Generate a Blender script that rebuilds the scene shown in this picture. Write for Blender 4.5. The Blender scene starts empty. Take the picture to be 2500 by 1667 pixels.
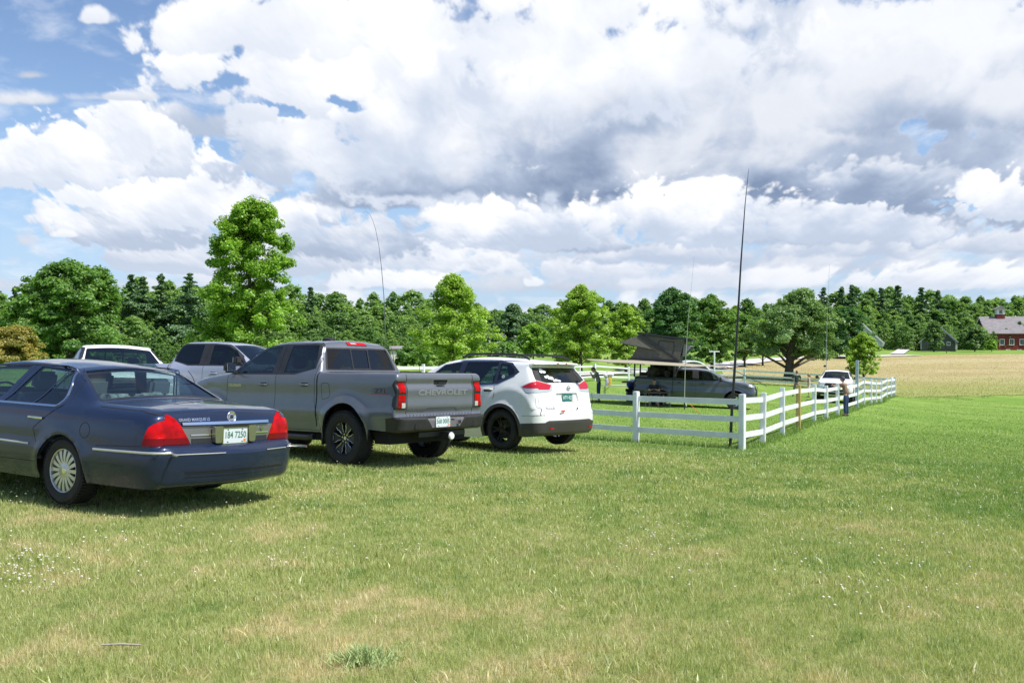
import bpy, bmesh, math, random
import numpy as np
from mathutils import Vector, Matrix, geometry
from mathutils.bvhtree import BVHTree
R = math.radians
S = bpy.context.scene
COL = S.collection
rng = np.random.default_rng(7)
random.seed(7)

SKY_TINT = (1.30, 1.36, 1.46)
# cumulus placed by direction, far ones first. Numbers are the photograph's pixels, turned into azimuth and elevation below:
# (px, py, half width, height above the flat base, how grey the base is, how bright the top is, softness)
CLOUDS = [
 (1350, 700, 1500, 60, .30, .80, 2.2), (900, 640, 900, 90, .35, .88, 2.0), (2000, 650, 800, 90, .38, .88, 2.0),
 (1300, 790, 1700, 70, .25, .88, 2.0), (700, 745, 500, 40, .25, .93, 1.6), (1900, 745, 600, 40, .25, .93, 1.6),
 (120, 700, 200, 40, .2, .8, 2.2),
 (560, 690, 240, 45, .25, .95, 1.2), (960, 690, 170, 45, .2, 1.0, .9), (1310, 690, 36, 22, .1, .95, 1.0),
 (2300, 690, 300, 60, .30, .98, 1.0), (1800, 690, 330, 50, .30, .95, 1.2), (1450, 665, 230, 50, .35, .98, 1.1), (1180, 650, 130, 50, .28, .98, 1.1),
 (400, 640, 200, 70, .40, .96, 1.0), (680, 650, 170, 70, .42, .96, 1.0), (1040, 630, 210, 80, .42, 1.0, 1.0),
 (1620, 625, 260, 55, .45, .95, 1.1), (2100, 610, 330, 60, .45, .96, 1.1), (2430, 600, 200, 60, .45, .96, 1.1),
 (850, 600, 220, 100, .62, .95, 1.0), (1400, 595, 260, 60, .62, .92, 1.1), (1900, 575, 420, 70, .55, .98, 1.1),
 (1260, 575, 260, 110, .50, 1.03, .9), (1700, 555, 260, 130, .48, 1.05, .9), (2000, 540, 260, 95, .50, 1.0, .9), (2240, 555, 230, 60, .5, .98, 1.0),
 (2440, 500, 170, 110, .42, 1.06, .8), (2300, 400, 40, 40, .2, 1.06, .9), (1330, 470, 100, 45, .25, 1.0, .9),
 (760, 530, 130, 90, .50, 1.0, .8), (350, 560, 260, 130, .55, 1.0, .9), (210, 480, 110, 70, .20, 1.05, .8), (470, 510, 220, 170, .35, 1.06, .8),
 (155, 575, 38, 16, .1, .96, 1.1), (30, 640, 60, 30, .1, .85, 1.8), (60, 590, 40, 30, .1, .8, 2.0),
 (700, 400, 170, 160, .50, 1.0, 1.0), (1000, 470, 380, 130, .80, .90, 1.3), (1180, 480, 230, 70, .85, .80, 1.5),
 (450, 310, 160, 80, .50, .92, 1.2), (340, 385, 160, 130, .42, 1.05, .8), (270, 380, 110, 160, .30, 1.06, .8), (100, 415, 210, 130, .35, 1.06, .8),
 (50, 245, 140, 30, .2, .86, 2.0), (270, 240, 170, 22, .2, .90, 1.6), (75, 185, 70, 18, .1, .72, 2.2), (235, 45, 62, 36, .15, .95, 1.3),
 (2420, 360, 420, 480, .66, .93, 1.3), (1950, 360, 700, 520, .55, .96, 1.4), (1350, 360, 700, 520, .36, 1.03, 1.3), (850, 170, 420, 260, .22, 1.05, 1.0),
 (480, 190, 120, 110, .25, 1.03, .9), (700, 240, 240, 140, .28, 1.02, 1.0), (640, 90, 300, 150, .22, 1.02, 1.1), (1100, 390, 330, 260, .45, 1.03, 1.2),
 (2000, 410, 640, 300, .66, .90, 1.7), (1500, 430, 470, 230, .74, .90, 1.6), (1160, 455, 330, 80, .85, .90, 1.3),
 (1850, 440, 620, 230, .80, .86, 1.7), (2180, 485, 280, 130, .84, .92, 1.1), (1640, 462, 380, 170, 1.02, .84, 1.5), (2330, 300, 330, 130, .70, .88, 1.7),
 (1700, 545, 330, 110, .50, 1.05, .85), (2020, 560, 300, 90, .50, 1.03, .85), (1260, 570, 260, 85, .52, 1.05, .85), (700, 560, 130, 80, .5, 1.04, .8), (2440, 500, 150, 90, .42, 1.06, .8)]
HOLES = [(2350, 318, 150, 40, .55), (2240, 345, 55, 70, .5), (1135, 35, 40, 40, .45), (1290, 418, 110, 12, .4), (2250, 492, 190, 9, .4), (730, 430, 100, 40, .45), (690, 240, 170, 24, .42), (520, 200, 90, 26, .40)]
# ---------------------------------------------------------------- camera, sun, exposure
EYE = 1.62
cam_d = bpy.data.cameras.new('camera'); cam = bpy.data.objects.new('camera', cam_d); COL.objects.link(cam)
cam.location = (0, 0, EYE); cam.rotation_euler = (R(90), 0, 0)
cam_d.lens = 2200/2500*36; cam_d.sensor_width = 36; cam_d.shift_y = 16.5/2500
cam_d.clip_start = 0.1; cam_d.clip_end = 6000
S.camera = cam
S.view_settings.view_transform = 'Standard'; S.view_settings.look = 'None'
S.view_settings.gamma = 1; S.view_settings.exposure = 0.16
SUN_DIR = Vector((0.86, -0.50, 0)).normalized(); SUN_EL = R(58)
sv = Vector((SUN_DIR.x*math.cos(SUN_EL), SUN_DIR.y*math.cos(SUN_EL), math.sin(SUN_EL)))
sun_d = bpy.data.lights.new('sun', 'SUN'); sun_d.energy = 5.0; sun_d.angle = R(0.53); sun_d.color = (1.0, 0.955, 0.88)
sun = bpy.data.objects.new('sun', sun_d); COL.objects.link(sun)
sun.rotation_euler = sv.to_track_quat('Z', 'Y').to_euler()
sun['kind'] = 'structure'
S.cycles.max_bounces = 8; S.cycles.transparent_max_bounces = 24
S.cycles.diffuse_bounces = 3; S.cycles.glossy_bounces = 3; S.cycles.transmission_bounces = 4
S.cycles.caustics_reflective = False; S.cycles.caustics_refractive = False

# ---------------------------------------------------------------- node helpers
class X:
    """a socket that can be added, multiplied ... with others (math nodes)"""
    def __init__(s, nt, v): s.nt = nt; s.v = v
    def _m(s, op, *a, rev=False):
        n = s.nt.nodes.new('ShaderNodeMath'); n.operation = op
        args = [s, *a]
        if rev: args = args[::-1]
        for i, q in enumerate(args):
            if isinstance(q, X): q = q.v
            if isinstance(q, (int, float)): n.inputs[i].default_value = q
            else: s.nt.links.new(q, n.inputs[i])
        return X(s.nt, n.outputs[0])
    def __add__(s, o): return s._m('ADD', o)
    __radd__ = __add__
    def __sub__(s, o): return s._m('SUBTRACT', o)
    def __rsub__(s, o): return s._m('SUBTRACT', o, rev=True)
    def __mul__(s, o): return s._m('MULTIPLY', o)
    __rmul__ = __mul__
    def __truediv__(s, o): return s._m('DIVIDE', o)
    def f(s, op, *a): return s._m(op, *a)
    def ramp(s, a, b, lo=0.0, hi=1.0, kind='SMOOTHSTEP'):
        n = s.nt.nodes.new('ShaderNodeMapRange'); n.interpolation_type = kind
        s.nt.links.new(s.v, n.inputs[0])
        for i, q in enumerate((a, b, lo, hi)): n.inputs[1+i].default_value = q
        return X(s.nt, n.outputs[0])
def vec(nt, x, y, z):
    n = nt.nodes.new('ShaderNodeCombineXYZ')
    for i, q in enumerate((x, y, z)):
        if isinstance(q, X): nt.links.new(q.v, n.inputs[i])
        else: n.inputs[i].default_value = q
    return n.outputs[0]
def sep(nt, v):
    n = nt.nodes.new('ShaderNodeSeparateXYZ'); nt.links.new(v, n.inputs[0])
    return [X(nt, o) for o in n.outputs]
def noise(nt, v, scale, detail=4, rough=.5, dist=0.0, out='Fac', lac=2.0):
    n = nt.nodes.new('ShaderNodeTexNoise'); n.inputs['Scale'].default_value = scale
    n.inputs['Detail'].default_value = detail; n.inputs['Roughness'].default_value = rough
    n.inputs['Distortion'].default_value = dist; n.inputs['Lacunarity'].default_value = lac
    if v is not None: nt.links.new(v, n.inputs['Vector'])
    return X(nt, n.outputs['Fac']) if out == 'Fac' else n.outputs['Color']
def voro(nt, v, scale, smooth=1.0, feature='SMOOTH_F1', out='Distance'):
    n = nt.nodes.new('ShaderNodeTexVoronoi'); n.feature = feature; n.inputs['Scale'].default_value = scale
    if feature == 'SMOOTH_F1': n.inputs['Smoothness'].default_value = smooth
    if v is not None: nt.links.new(v, n.inputs['Vector'])
    return X(nt, n.outputs[out]) if out == 'Distance' else n.outputs[out]
def mixc(nt, fac, a, b, mode='MIX'):
    n = nt.nodes.new('ShaderNodeMix'); n.data_type = 'RGBA'; n.blend_type = mode
    for s, q in ((n.inputs['Factor'], fac), (n.inputs[6], a), (n.inputs[7], b)):
        if isinstance(q, X): q = q.v
        if isinstance(q, (int, float)): s.default_value = q
        elif isinstance(q, tuple): s.default_value = (*q, 1) if len(q) == 3 else q
        else: nt.links.new(q, s)
    return n.outputs[2]
def texco(nt, which='Object'):
    for n in nt.nodes:
        if n.type == 'TEX_COORD': return n.outputs[which]
    return nt.nodes.new('ShaderNodeTexCoord').outputs[which]

# ---------------------------------------------------------------- sky: sun-lit physical blue with a cumulus deck, all by direction
W = bpy.data.worlds.new('World'); S.world = W; W.use_nodes = True
nt = W.node_tree; nt.nodes.clear()
wo = nt.nodes.new('ShaderNodeOutputWorld'); bg = nt.nodes.new('ShaderNodeBackground'); bg.inputs[1].default_value = 0.1
nt.links.new(bg.outputs[0], wo.inputs[0])
sky = nt.nodes.new('ShaderNodeTexSky'); sky.sky_type = 'NISHITA'; sky.sun_disc = False
sky.sun_elevation = SUN_EL; sky.sun_rotation = math.atan2(SUN_DIR.x, SUN_DIR.y)
sky.air_density = 1.0; sky.dust_density = 1.2; sky.ozone_density = 2.0; sky.altitude = 100
D = sep(nt, texco(nt, 'Generated'))
el = D[2].f('ARCSINE')
col = mixc(nt, 1.0, sky.outputs[0], SKY_TINT, 'MULTIPLY')
col = mixc(nt, el.ramp(0.0, 0.30, 0.62, 0.0), col, (4.4, 6.1, 8.7))      # paler air low down
nt.links.new(mixc(nt, el.ramp(-0.03, 0.0), (1.2, 1.6, 0.9), col), bg.inputs[0])

# ---------------------------------------------------------------- mesh and object helpers
def mesh_np(name, V, Fs, attrs=None, smooth=False):
    me = bpy.data.meshes.new(name); V = np.asarray(V, np.float32)
    me.vertices.add(len(V)); me.vertices.foreach_set('co', V.ravel())
    loops = np.concatenate([np.asarray(F, np.int32).ravel() for F in Fs])
    tot = np.concatenate([np.full(len(F), np.asarray(F).shape[1], np.int32) for F in Fs])
    st = np.concatenate([[0], np.cumsum(tot)[:-1]]).astype(np.int32)
    me.loops.add(len(loops)); me.loops.foreach_set('vertex_index', loops)
    me.polygons.add(len(tot)); me.polygons.foreach_set('loop_start', st); me.polygons.foreach_set('loop_total', tot)
    if smooth: me.polygons.foreach_set('use_smooth', np.ones(len(tot), bool))
    for k, v in (attrs or {}).items():
        v = np.asarray(v, np.float32)
        a = me.attributes.new(k, 'FLOAT' if v.ndim == 1 else 'FLOAT_VECTOR', 'POINT')
        a.data.foreach_set('value' if v.ndim == 1 else 'vector', v.ravel())
    me.update(calc_edges=True)
    return me
def link(name, me, mat=None, parent=None, **kw):
    o = bpy.data.objects.new(name, me); COL.objects.link(o)
    if mat is not None and not me.materials: me.materials.append(mat)
    if parent is not None: o.parent = parent
    for k, v in kw.items(): o[k] = v
    return o
def empty(name, loc=(0, 0, 0), rot=None, **kw):
    o = bpy.data.objects.new(name, None); COL.objects.link(o); o.location = loc; o.empty_display_size = .2
    if rot is not None: o.rotation_euler = rot
    for k, v in kw.items(): o[k] = v
    return o
def tag(o, label, cat, group=None):
    o['label'] = label; o['category'] = cat
    if group: o['group'] = group
    return o
def copy_tree(o, parent=None):
    c = o.copy(); COL.objects.link(c)
    if parent is not None: c.parent = parent; c.matrix_parent_inverse = o.matrix_parent_inverse
    for ch in [q for q in ALL() if q.parent is o]: copy_tree(ch, c)
    return c
def ALL(): return list(COL.objects)
class MB:
    """collects simple solids into one mesh"""
    def __init__(s): s.V = []; s.F = []
    def add(s, V, F):
        n = len(s.V); s.V += [tuple(v) for v in V]; s.F += [tuple(i+n for i in f) for f in F]; return s
    def box(s, c, d, rz=0.0, M=None):
        c = Vector(c); Q = [Vector((x*d[0]/2, y*d[1]/2, z*d[2]/2)) for x in (-1, 1) for y in (-1, 1) for z in (-1, 1)]
        Mr = M if M is not None else Matrix.Rotation(rz, 3, 'Z')
        return s.add([Mr @ q+c for q in Q], [(0, 1, 3, 2), (4, 6, 7, 5), (0, 4, 5, 1), (2, 3, 7, 6), (0, 2, 6, 4), (1, 5, 7, 3)])
    def bar(s, a, b, w, h, up=(0, 0, 1)):
        a, b = Vector(a), Vector(b); t = (b-a).normalized(); u = Vector(up); sd = t.cross(u).normalized(); u = sd.cross(t)
        Q = [p+sd*x*w/2+u*z*h/2 for p in (a, b) for x in (-1, 1) for z in (-1, 1)]
        return s.add(Q, [(0, 1, 3, 2), (4, 6, 7, 5), (0, 4, 5, 1), (2, 3, 7, 6), (0, 2, 6, 4), (1, 5, 7, 3)])
    def tube(s, pts, rad, n=8, cap=True):
        pts = [Vector(p) for p in pts]; rad = [rad]*len(pts) if isinstance(rad, (int, float)) else rad
        V = []; F = []; pu = None
        for i, p in enumerate(pts):
            t = (pts[min(i+1, len(pts)-1)]-pts[max(i-1, 0)]).normalized()
            u = (pu-t*pu.dot(t)) if pu else t.orthogonal()
            u.normalize(); pu = u; w = t.cross(u)
            V += [p+(u*math.cos(2*math.pi*k/n)+w*math.sin(2*math.pi*k/n))*rad[i] for k in range(n)]
        for i in range(len(pts)-1):
            F += [(i*n+k, i*n+(k+1) % n, (i+1)*n+(k+1) % n, (i+1)*n+k) for k in range(n)]
        if cap: F += [tuple(range(n))[::-1], tuple((len(pts)-1)*n+k for k in range(n))]
        return s.add(V, F)
    def lathe(s, prof, M=None, n=32, close=False):
        """prof: (r, h) pairs round local z"""
        V = []; F = []
        for r, h in prof: V += [Vector((r*math.cos(2*math.pi*k/n), r*math.sin(2*math.pi*k/n), h)) for k in range(n)]
        m = len(prof)
        for i in range(m if close else m-1):
            j = (i+1) % m; F += [(i*n+k, i*n+(k+1) % n, j*n+(k+1) % n, j*n+k) for k in range(n)]
        if M is not None: V = [M @ v for v in V]
        return s.add(V, F)
    def prism(s, poly, h0, h1, M=None):
        """poly in local xy, from z h0 to h1"""
        n = len(poly); V = [Vector((x, y, h0)) for x, y in poly]+[Vector((x, y, h1)) for x, y in poly]
        tri = geometry.tessellate_polygon([[Vector((x, y, 0)) for x, y in poly]])
        F = [tuple(t) for t in tri]+[tuple(i+n for i in t[::-1]) for t in tri]+[(i, (i+1) % n, (i+1) % n+n, i+n) for i in range(n)]
        if M is not None: V = [M @ v for v in V]
        return s.add(V, F)
    def build(s, name, mat, parent=None, smooth=False, bevel=0.0, **kw):
        me = bpy.data.meshes.new(name); me.from_pydata(s.V, [], s.F); me.update()
        bm = bmesh.new(); bm.from_mesh(me)
        bmesh.ops.recalc_face_normals(bm, faces=bm.faces)
        if bevel: bmesh.ops.bevel(bm, geom=list(bm.edges), offset=bevel, segments=2, affect='EDGES', clamp_overlap=True)
        if smooth:
            for f in bm.faces: f.smooth = True
            for e in bm.edges:
                if len(e.link_faces) == 2 and e.calc_face_angle(0) > .7: e.smooth = False
        bm.to_mesh(me); bm.free()
        return link(name, me, mat, parent, **kw)

# ---------------------------------------------------------------- materials
MATS = {}
def mat(name, col, rough=.6, metal=0.0, coat=0.0, var=0.0, vscale=8.0, bump=0.0, bscale=60.0, spec=.5, trans=0.0, coatr=.03):
    if name in MATS: return MATS[name]
    m = bpy.data.materials.new(name); m.use_nodes = True; nt = m.node_tree; p = nt.nodes['Principled BSDF']
    co = texco(nt, 'Object')
    c = col
    if var:
        n = noise(nt, co, vscale, 5, .6)
        c = mixc(nt, n.ramp(.3, .7), tuple(q*(1-var) for q in col), tuple(min(1, q*(1+var)) for q in col))
        nt.links.new(c, p.inputs['Base Color'])
    else: p.inputs['Base Color'].default_value = (*col, 1)
    p.inputs['Roughness'].default_value = rough; p.inputs['Metallic'].default_value = metal
    p.inputs['Coat Weight'].default_value = coat; p.inputs['Coat Roughness'].default_value = coatr
    p.inputs['Specular IOR Level'].default_value = spec
    if bump:
        b = nt.nodes.new('ShaderNodeBump'); b.inputs['Strength'].default_value = bump; b.inputs['Distance'].default_value = .01
        nt.links.new(noise(nt, co, bscale, 4).v, b.inputs['Height']); nt.links.new(b.outputs[0], p.inputs['Normal'])
    MATS[name] = m
    return m
def glass(name, tint, rough=0.0, ior=1.5):
    if name in MATS: return MATS[name]
    m = bpy.data.materials.new(name); m.use_nodes = True; nt = m.node_tree; nt.nodes.clear()
    out = nt.nodes.new('ShaderNodeOutputMaterial'); g = nt.nodes.new('ShaderNodeBsdfGlossy'); g.inputs['Roughness'].default_value = rough
    t = nt.nodes.new('ShaderNodeBsdfTransparent'); t.inputs[0].default_value = (*tint, 1)
    lw = nt.nodes.new('ShaderNodeLayerWeight'); lw.inputs[0].default_value = .5; mx = nt.nodes.new('ShaderNodeMixShader')
    nt.links.new((X(nt, lw.outputs['Facing']).f('POWER', 4.0)*.9+.085).v, mx.inputs[0]); nt.links.new(t.outputs[0], mx.inputs[1]); nt.links.new(g.outputs[0], mx.inputs[2])
    nt.links.new(mx.outputs[0], out.inputs[0]); MATS[name] = m
    return m

# ---------------------------------------------------------------- clouds: numpy noise, cumulus laid out by direction
def _perlin(x, y, seed=0):
    xi = np.floor(x).astype(np.int64); yi = np.floor(y).astype(np.int64); xf = x-xi; yf = y-yi
    def g(ix, iy, dx, dy):
        h = (ix*374761393+iy*668265263+seed*974634777) & 0xffffffff
        h = ((h ^ (h >> 13))*1274126177) & 0xffffffff
        h = (h ^ (h >> 16)) & 0xffff
        a = h*(2*np.pi/65536.0)
        return np.cos(a)*dx+np.sin(a)*dy
    u = xf*xf*xf*(xf*(xf*6-15)+10); v = yf*yf*yf*(yf*(yf*6-15)+10)
    n0 = g(xi, yi, xf, yf)*(1-u)+g(xi+1, yi, xf-1, yf)*u
    n1 = g(xi, yi+1, xf, yf-1)*(1-u)+g(xi+1, yi+1, xf-1, yf-1)*u
    return (n0*(1-v)+n1*v)*1.5
def fbm(x, y, o=6, seed=0, rough=.5, billow=False):
    s = 0; a = 1.0; t = 0
    for k in range(o):
        n = _perlin(x*2.03**k+k*17.3, y*2.03**k-k*9.1, seed+k)
        s = s+a*(np.abs(n)*2-.55 if billow else n); t += a; a *= rough
    return s/t
def sm(a, b, x):
    t = np.clip((x-a)/(b-a), 0, 1); return t*t*(3-2*t)
def paint_sky(px, py):
    """px, py: 2D grids of photograph-pixel directions (py rows from top). Returns rgb (display-linear) and alpha."""
    hgt = 850-py
    per = 1.0/(0.42+np.clip(hgt, -50, 900)/620.0)                    # finer towards the horizon
    hh = np.clip(hgt, -90, None)
    ux = (px-1250)/300.0*(0.85+per*.55); uy = np.log(hh+420)*4.3
    wx = fbm(ux*1.1, uy*1.1, 3, 5, .4)*.26; wy = fbm(ux*1.1+40, uy*1.1, 3, 6, .4)*.24
    wf = np.clip(hgt/420.0, .12, 1); wx = wx*wf; wy = wy*wf
    nA = fbm(ux*1.5+wx, uy*1.5+wy, 6, 11, .50)                        # ragged
    nB = fbm(ux*2.3+wx, uy*2.3+wy, 5, 23, .50, True)                  # cauliflower
    sB = fbm(ux*2.3+wx, uy*2.3+wy, 3, 23, .42, True); sA = fbm(ux*1.5+wx, uy*1.5+wy, 4, 11, .5)
    nL = fbm(ux*.8, uy*1.0, 3, 31)
    nC = fbm(ux*7.0+wx*3, uy*7.0+wy*3, 4, 61, .6)
    wisp = fbm(ux*1.0+wx, uy*3.0+wy*2, 6, 41, .6)
    rgb = np.zeros(px.shape+(3,)); A = np.zeros(px.shape)
    hole = np.zeros(px.shape); nH = fbm(ux*4.0, uy*4.0, 4, 88, .6)
    for (hx, hy, rx, ry, am) in HOLES: hole += am*np.exp(-((px-hx+wx*330+nH*60)/rx)**2-((py-hy+wy*170+nH*34)/ry)**2)
    hole = hole*(.62+nA*2.2)
    # thin high veil
    a0 = sm(.05, .75, wisp+.12)*.42
    rgb[:] = (.93, .95, .985); A[:] = a0
    def over(c, a):
        nonlocal rgb, A
        na = a+A*(1-a)
        rgb = np.where(na[..., None] > 1e-4, (c*a[..., None]+rgb*(A*(1-a))[..., None])/np.maximum(na, 1e-4)[..., None], rgb); A = na
    W_, G_, D_ = np.array((.95, .955, .98)), np.array((.53, .605, .74)), np.array((.27, .35, .50))
    for (cx, cy, rx, ry, gb, tb, soft) in CLOUDS:
        kx = min(1, rx/170.0); ky = min(1, ry/90.0)
        dx = (px-cx+wx*130*kx)/rx; up = (cy-py+wy*70*ky)
        v = np.where(up > 0, up/ry, -up/ry*2.4)
        r = np.sqrt(dx*dx+v*v)
        big = min(1.0, 60.0/ry)
        s = (1-r)+nB*(.62 if soft < 1.15 else .25)*(.55+.45*big)+nA*(.60 if soft < 1.15 else 1.1)*(.6+.4*big)+nC*.16-hole*1.7
        al = sm(-.02, (.13+.30*(soft-.8))*(.5+big)*1.2, s)
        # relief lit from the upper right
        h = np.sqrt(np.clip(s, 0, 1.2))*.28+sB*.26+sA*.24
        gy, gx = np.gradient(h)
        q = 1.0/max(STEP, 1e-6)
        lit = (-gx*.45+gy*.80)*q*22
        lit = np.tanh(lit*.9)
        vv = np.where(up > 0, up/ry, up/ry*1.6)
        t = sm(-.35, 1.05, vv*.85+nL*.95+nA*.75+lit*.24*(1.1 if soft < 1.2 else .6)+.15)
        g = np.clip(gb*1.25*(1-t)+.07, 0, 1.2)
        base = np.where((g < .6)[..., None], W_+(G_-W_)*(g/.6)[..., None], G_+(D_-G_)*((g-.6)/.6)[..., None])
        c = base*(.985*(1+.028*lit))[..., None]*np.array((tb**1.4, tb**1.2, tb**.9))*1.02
        over(c, al)
    lowhaze = sm(260, 0, hgt)*.35
    rgb = rgb*(1-lowhaze[..., None])+np.array((.80, .86, .95))*lowhaze[..., None]
    return rgb, np.clip(A, 0, 1)

def cloud_dome(rad=2600.0):
    """fine grid where the photograph looks, coarse broken cumulus over the rest of the sky"""
    V = []; Cc = []; F = []; n0 = 0
    def grid(a, e, kind):
        nonlocal n0
        global STEP
        AZ, EL = np.meshgrid(a, e)
        P = np.stack([np.sin(AZ)*np.cos(EL), np.cos(AZ)*np.cos(EL), np.sin(EL)], -1)
        if kind == 'fine':
            px = 1250+2200*np.tan(AZ); py = 850-2200*np.tan(EL)/np.cos(AZ)
            STEP = abs(float(e[1]-e[0]))*2200
            rgb, A = paint_sky(px, py)
        else:
            z = np.maximum(P[..., 2], .03)+.12; x = P[..., 0]/z; y = P[..., 1]/z
            wx = fbm(x*.9, y*.9, 3, 71)*.5
            d = fbm(x*.55+wx, y*.55+wx, 6, 72, .5)+fbm(x*1.6+wx, y*1.6, 4, 75, .5, True)*.3
            cov = -.16
            s = d+cov
            sd = (P[..., 0]*sv.x+P[..., 1]*sv.y+P[..., 2]*sv.z)
            s = s-np.exp(-((1-sd)/.03))*1.5
            A = sm(.0, .16, s); g = sm(.05, .75, s)[..., None]
            rgb = (np.array((.98, .985, 1.0))*(1-g)+np.array((.42, .48, .60))*g)*.50  # clouds outside the view thinned and dimmed to lower the ambient light
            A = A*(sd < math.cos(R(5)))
        V.append((P*rad).reshape(-1, 3)); Cc.append(np.concatenate([rgb, A[..., None]], -1).reshape(-1, 4))
        h, w = AZ.shape; i = np.arange((h-1)*(w-1)); r, c = i//(w-1), i % (w-1); b = n0+r*w+c
        F.append(np.stack([b, b+1, b+w+1, b+w], 1)); n0 += h*w
    a0, e1 = .56, .40
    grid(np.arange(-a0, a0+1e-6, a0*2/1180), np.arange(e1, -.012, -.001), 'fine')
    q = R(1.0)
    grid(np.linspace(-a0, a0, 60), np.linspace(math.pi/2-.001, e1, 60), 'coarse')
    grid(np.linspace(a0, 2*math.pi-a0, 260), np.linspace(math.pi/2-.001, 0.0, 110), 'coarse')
    V = np.concatenate(V); Cc = np.concatenate(Cc); F = np.concatenate(F)
    V[:, 2] += EYE
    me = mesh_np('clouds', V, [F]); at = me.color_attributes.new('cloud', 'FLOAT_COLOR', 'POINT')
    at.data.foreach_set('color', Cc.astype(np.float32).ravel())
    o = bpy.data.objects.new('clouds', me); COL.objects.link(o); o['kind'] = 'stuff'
    o['label'] = 'broken white and grey cumulus clouds filling the blue sky'
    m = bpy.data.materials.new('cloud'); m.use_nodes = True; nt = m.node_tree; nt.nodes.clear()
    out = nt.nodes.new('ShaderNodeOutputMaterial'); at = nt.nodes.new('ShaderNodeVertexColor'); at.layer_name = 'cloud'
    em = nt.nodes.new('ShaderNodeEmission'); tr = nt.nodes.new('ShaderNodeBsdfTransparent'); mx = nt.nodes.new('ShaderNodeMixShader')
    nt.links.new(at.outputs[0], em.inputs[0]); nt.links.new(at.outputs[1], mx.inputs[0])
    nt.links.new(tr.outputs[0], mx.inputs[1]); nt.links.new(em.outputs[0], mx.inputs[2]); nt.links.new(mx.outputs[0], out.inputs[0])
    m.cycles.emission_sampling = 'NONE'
    me.materials.append(m)
    return o

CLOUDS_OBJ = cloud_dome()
# ---------------------------------------------------------------- the land
_U = np.array([-4000, -60, 0, 6, 10.7, 14.6, 19, 23.5, 28, 41, 63, 76, 92, 120, 180, 240, 420, 4000.])
_Z = np.array([0, 0, 0, .02, -.10, -.25, -.60, -1.06, -1.16, -1.50, -1.98, -2.12, -2.0, -1.35, .25, 1.0, 2.5, 2.5])
_ux = np.linspace(-200, 600, 3201); _uz = np.interp(_ux, _U, _Z)
_k = np.exp(-(np.arange(-24, 25)/9.0)**2); _k /= _k.sum()
_uz = np.convolve(np.pad(_uz, 24, mode='edge'), _k, 'valid')
def H(x, y):
    x = np.asarray(x, float); y = np.asarray(y, float)
    u = .5*x+.866*y
    z = np.interp(u, _ux, _uz)
    w = np.clip((y-27)/16, 0, 1); w = w*w*(3-2*w)
    far = 1-np.clip((y-140)/200, 0, 1)*.6
    z = z+w*far*np.clip(.028*np.maximum(.45*y-x, 0), 0, 1.7)
    z = z+.02*np.sin(x*.9+1.3)*np.sin(y*.7)*np.clip(y/8, 0, 1)+.06*np.sin(x*.13+.4)*np.sin(y*.11+1)*np.clip((y-25)/30, 0, 1)
    return z
def h1(x, y): return float(H(x, y))
def at(px, d, dz=0.0):
    x = (px-1250)/2200*d
    return Vector((x, d, h1(x, d)+dz))
def hit(px, py):
    d = np.concatenate([np.arange(3, 60, .05), np.arange(60, 700, .25)]); x = (px-1250)/2200*d
    z = EYE-(py-850)/2200*d; k = np.nonzero(z <= H(x, d))[0]
    i = k[0] if len(k) else len(d)-1
    return Vector((x[i], d[i], h1(x[i], d[i])))
def spread(a, b, n, c=0.0, p=3.0):
    t = np.linspace(-1, 1, n); s = np.sign(t)*np.abs(t)**p
    return np.where(s < 0, c+(c-a)*s, c+(b-c)*s)
gx = spread(-3500, 3500, 361, 3.0); gy = spread(-400, 4500, 421, 14.0)
GX, GY = np.meshgrid(gx, gy); GZ = H(GX, GY)
h_, w_ = GX.shape; i = np.arange((h_-1)*(w_-1)); b = i//(w_-1)*w_+i % (w_-1)
lawn_me = mesh_np('lawn', np.stack([GX, GY, GZ], -1).reshape(-1, 3), [np.stack([b, b+1, b+w_+1, b+w_], 1)], smooth=True)

def grass_colour(nt, co, scale=1.0):
    """patches of lush, olive and straw coloured turf: the same field drives the sheet and the blades"""
    s = sep(nt, co)
    flat = vec(nt, s[0], s[1], 0.0)
    n1 = noise(nt, flat, .38, 5, .6, .6); n2 = noise(nt, flat, 1.7, 4, .6); n3 = noise(nt, flat, .11, 3, .5)
    n4 = noise(nt, flat, 6.0, 3, .6)
    near = s[1].ramp(3.0, 10.0, 0.052, -0.03)          # the turf by the camera has burnt off
    right = s[0].ramp(1.0, 12.0, 0.04, -0.10)
    back = s[1].ramp(17.0, 24.0, 0.0, -0.10)
    dry = (n1*.42+n2*.34+n4*.24+near+right+back)
    c = mixc(nt, dry.ramp(.42, .53), (.190, .305, .066), (.370, .425, .145))
    c = mixc(nt, dry.ramp(.535, .66), c, (.600, .520, .285))
    c = mixc(nt, n3.ramp(.35, .7)*.22, c, (.150, .265, .055))
    return c, n4
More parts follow.
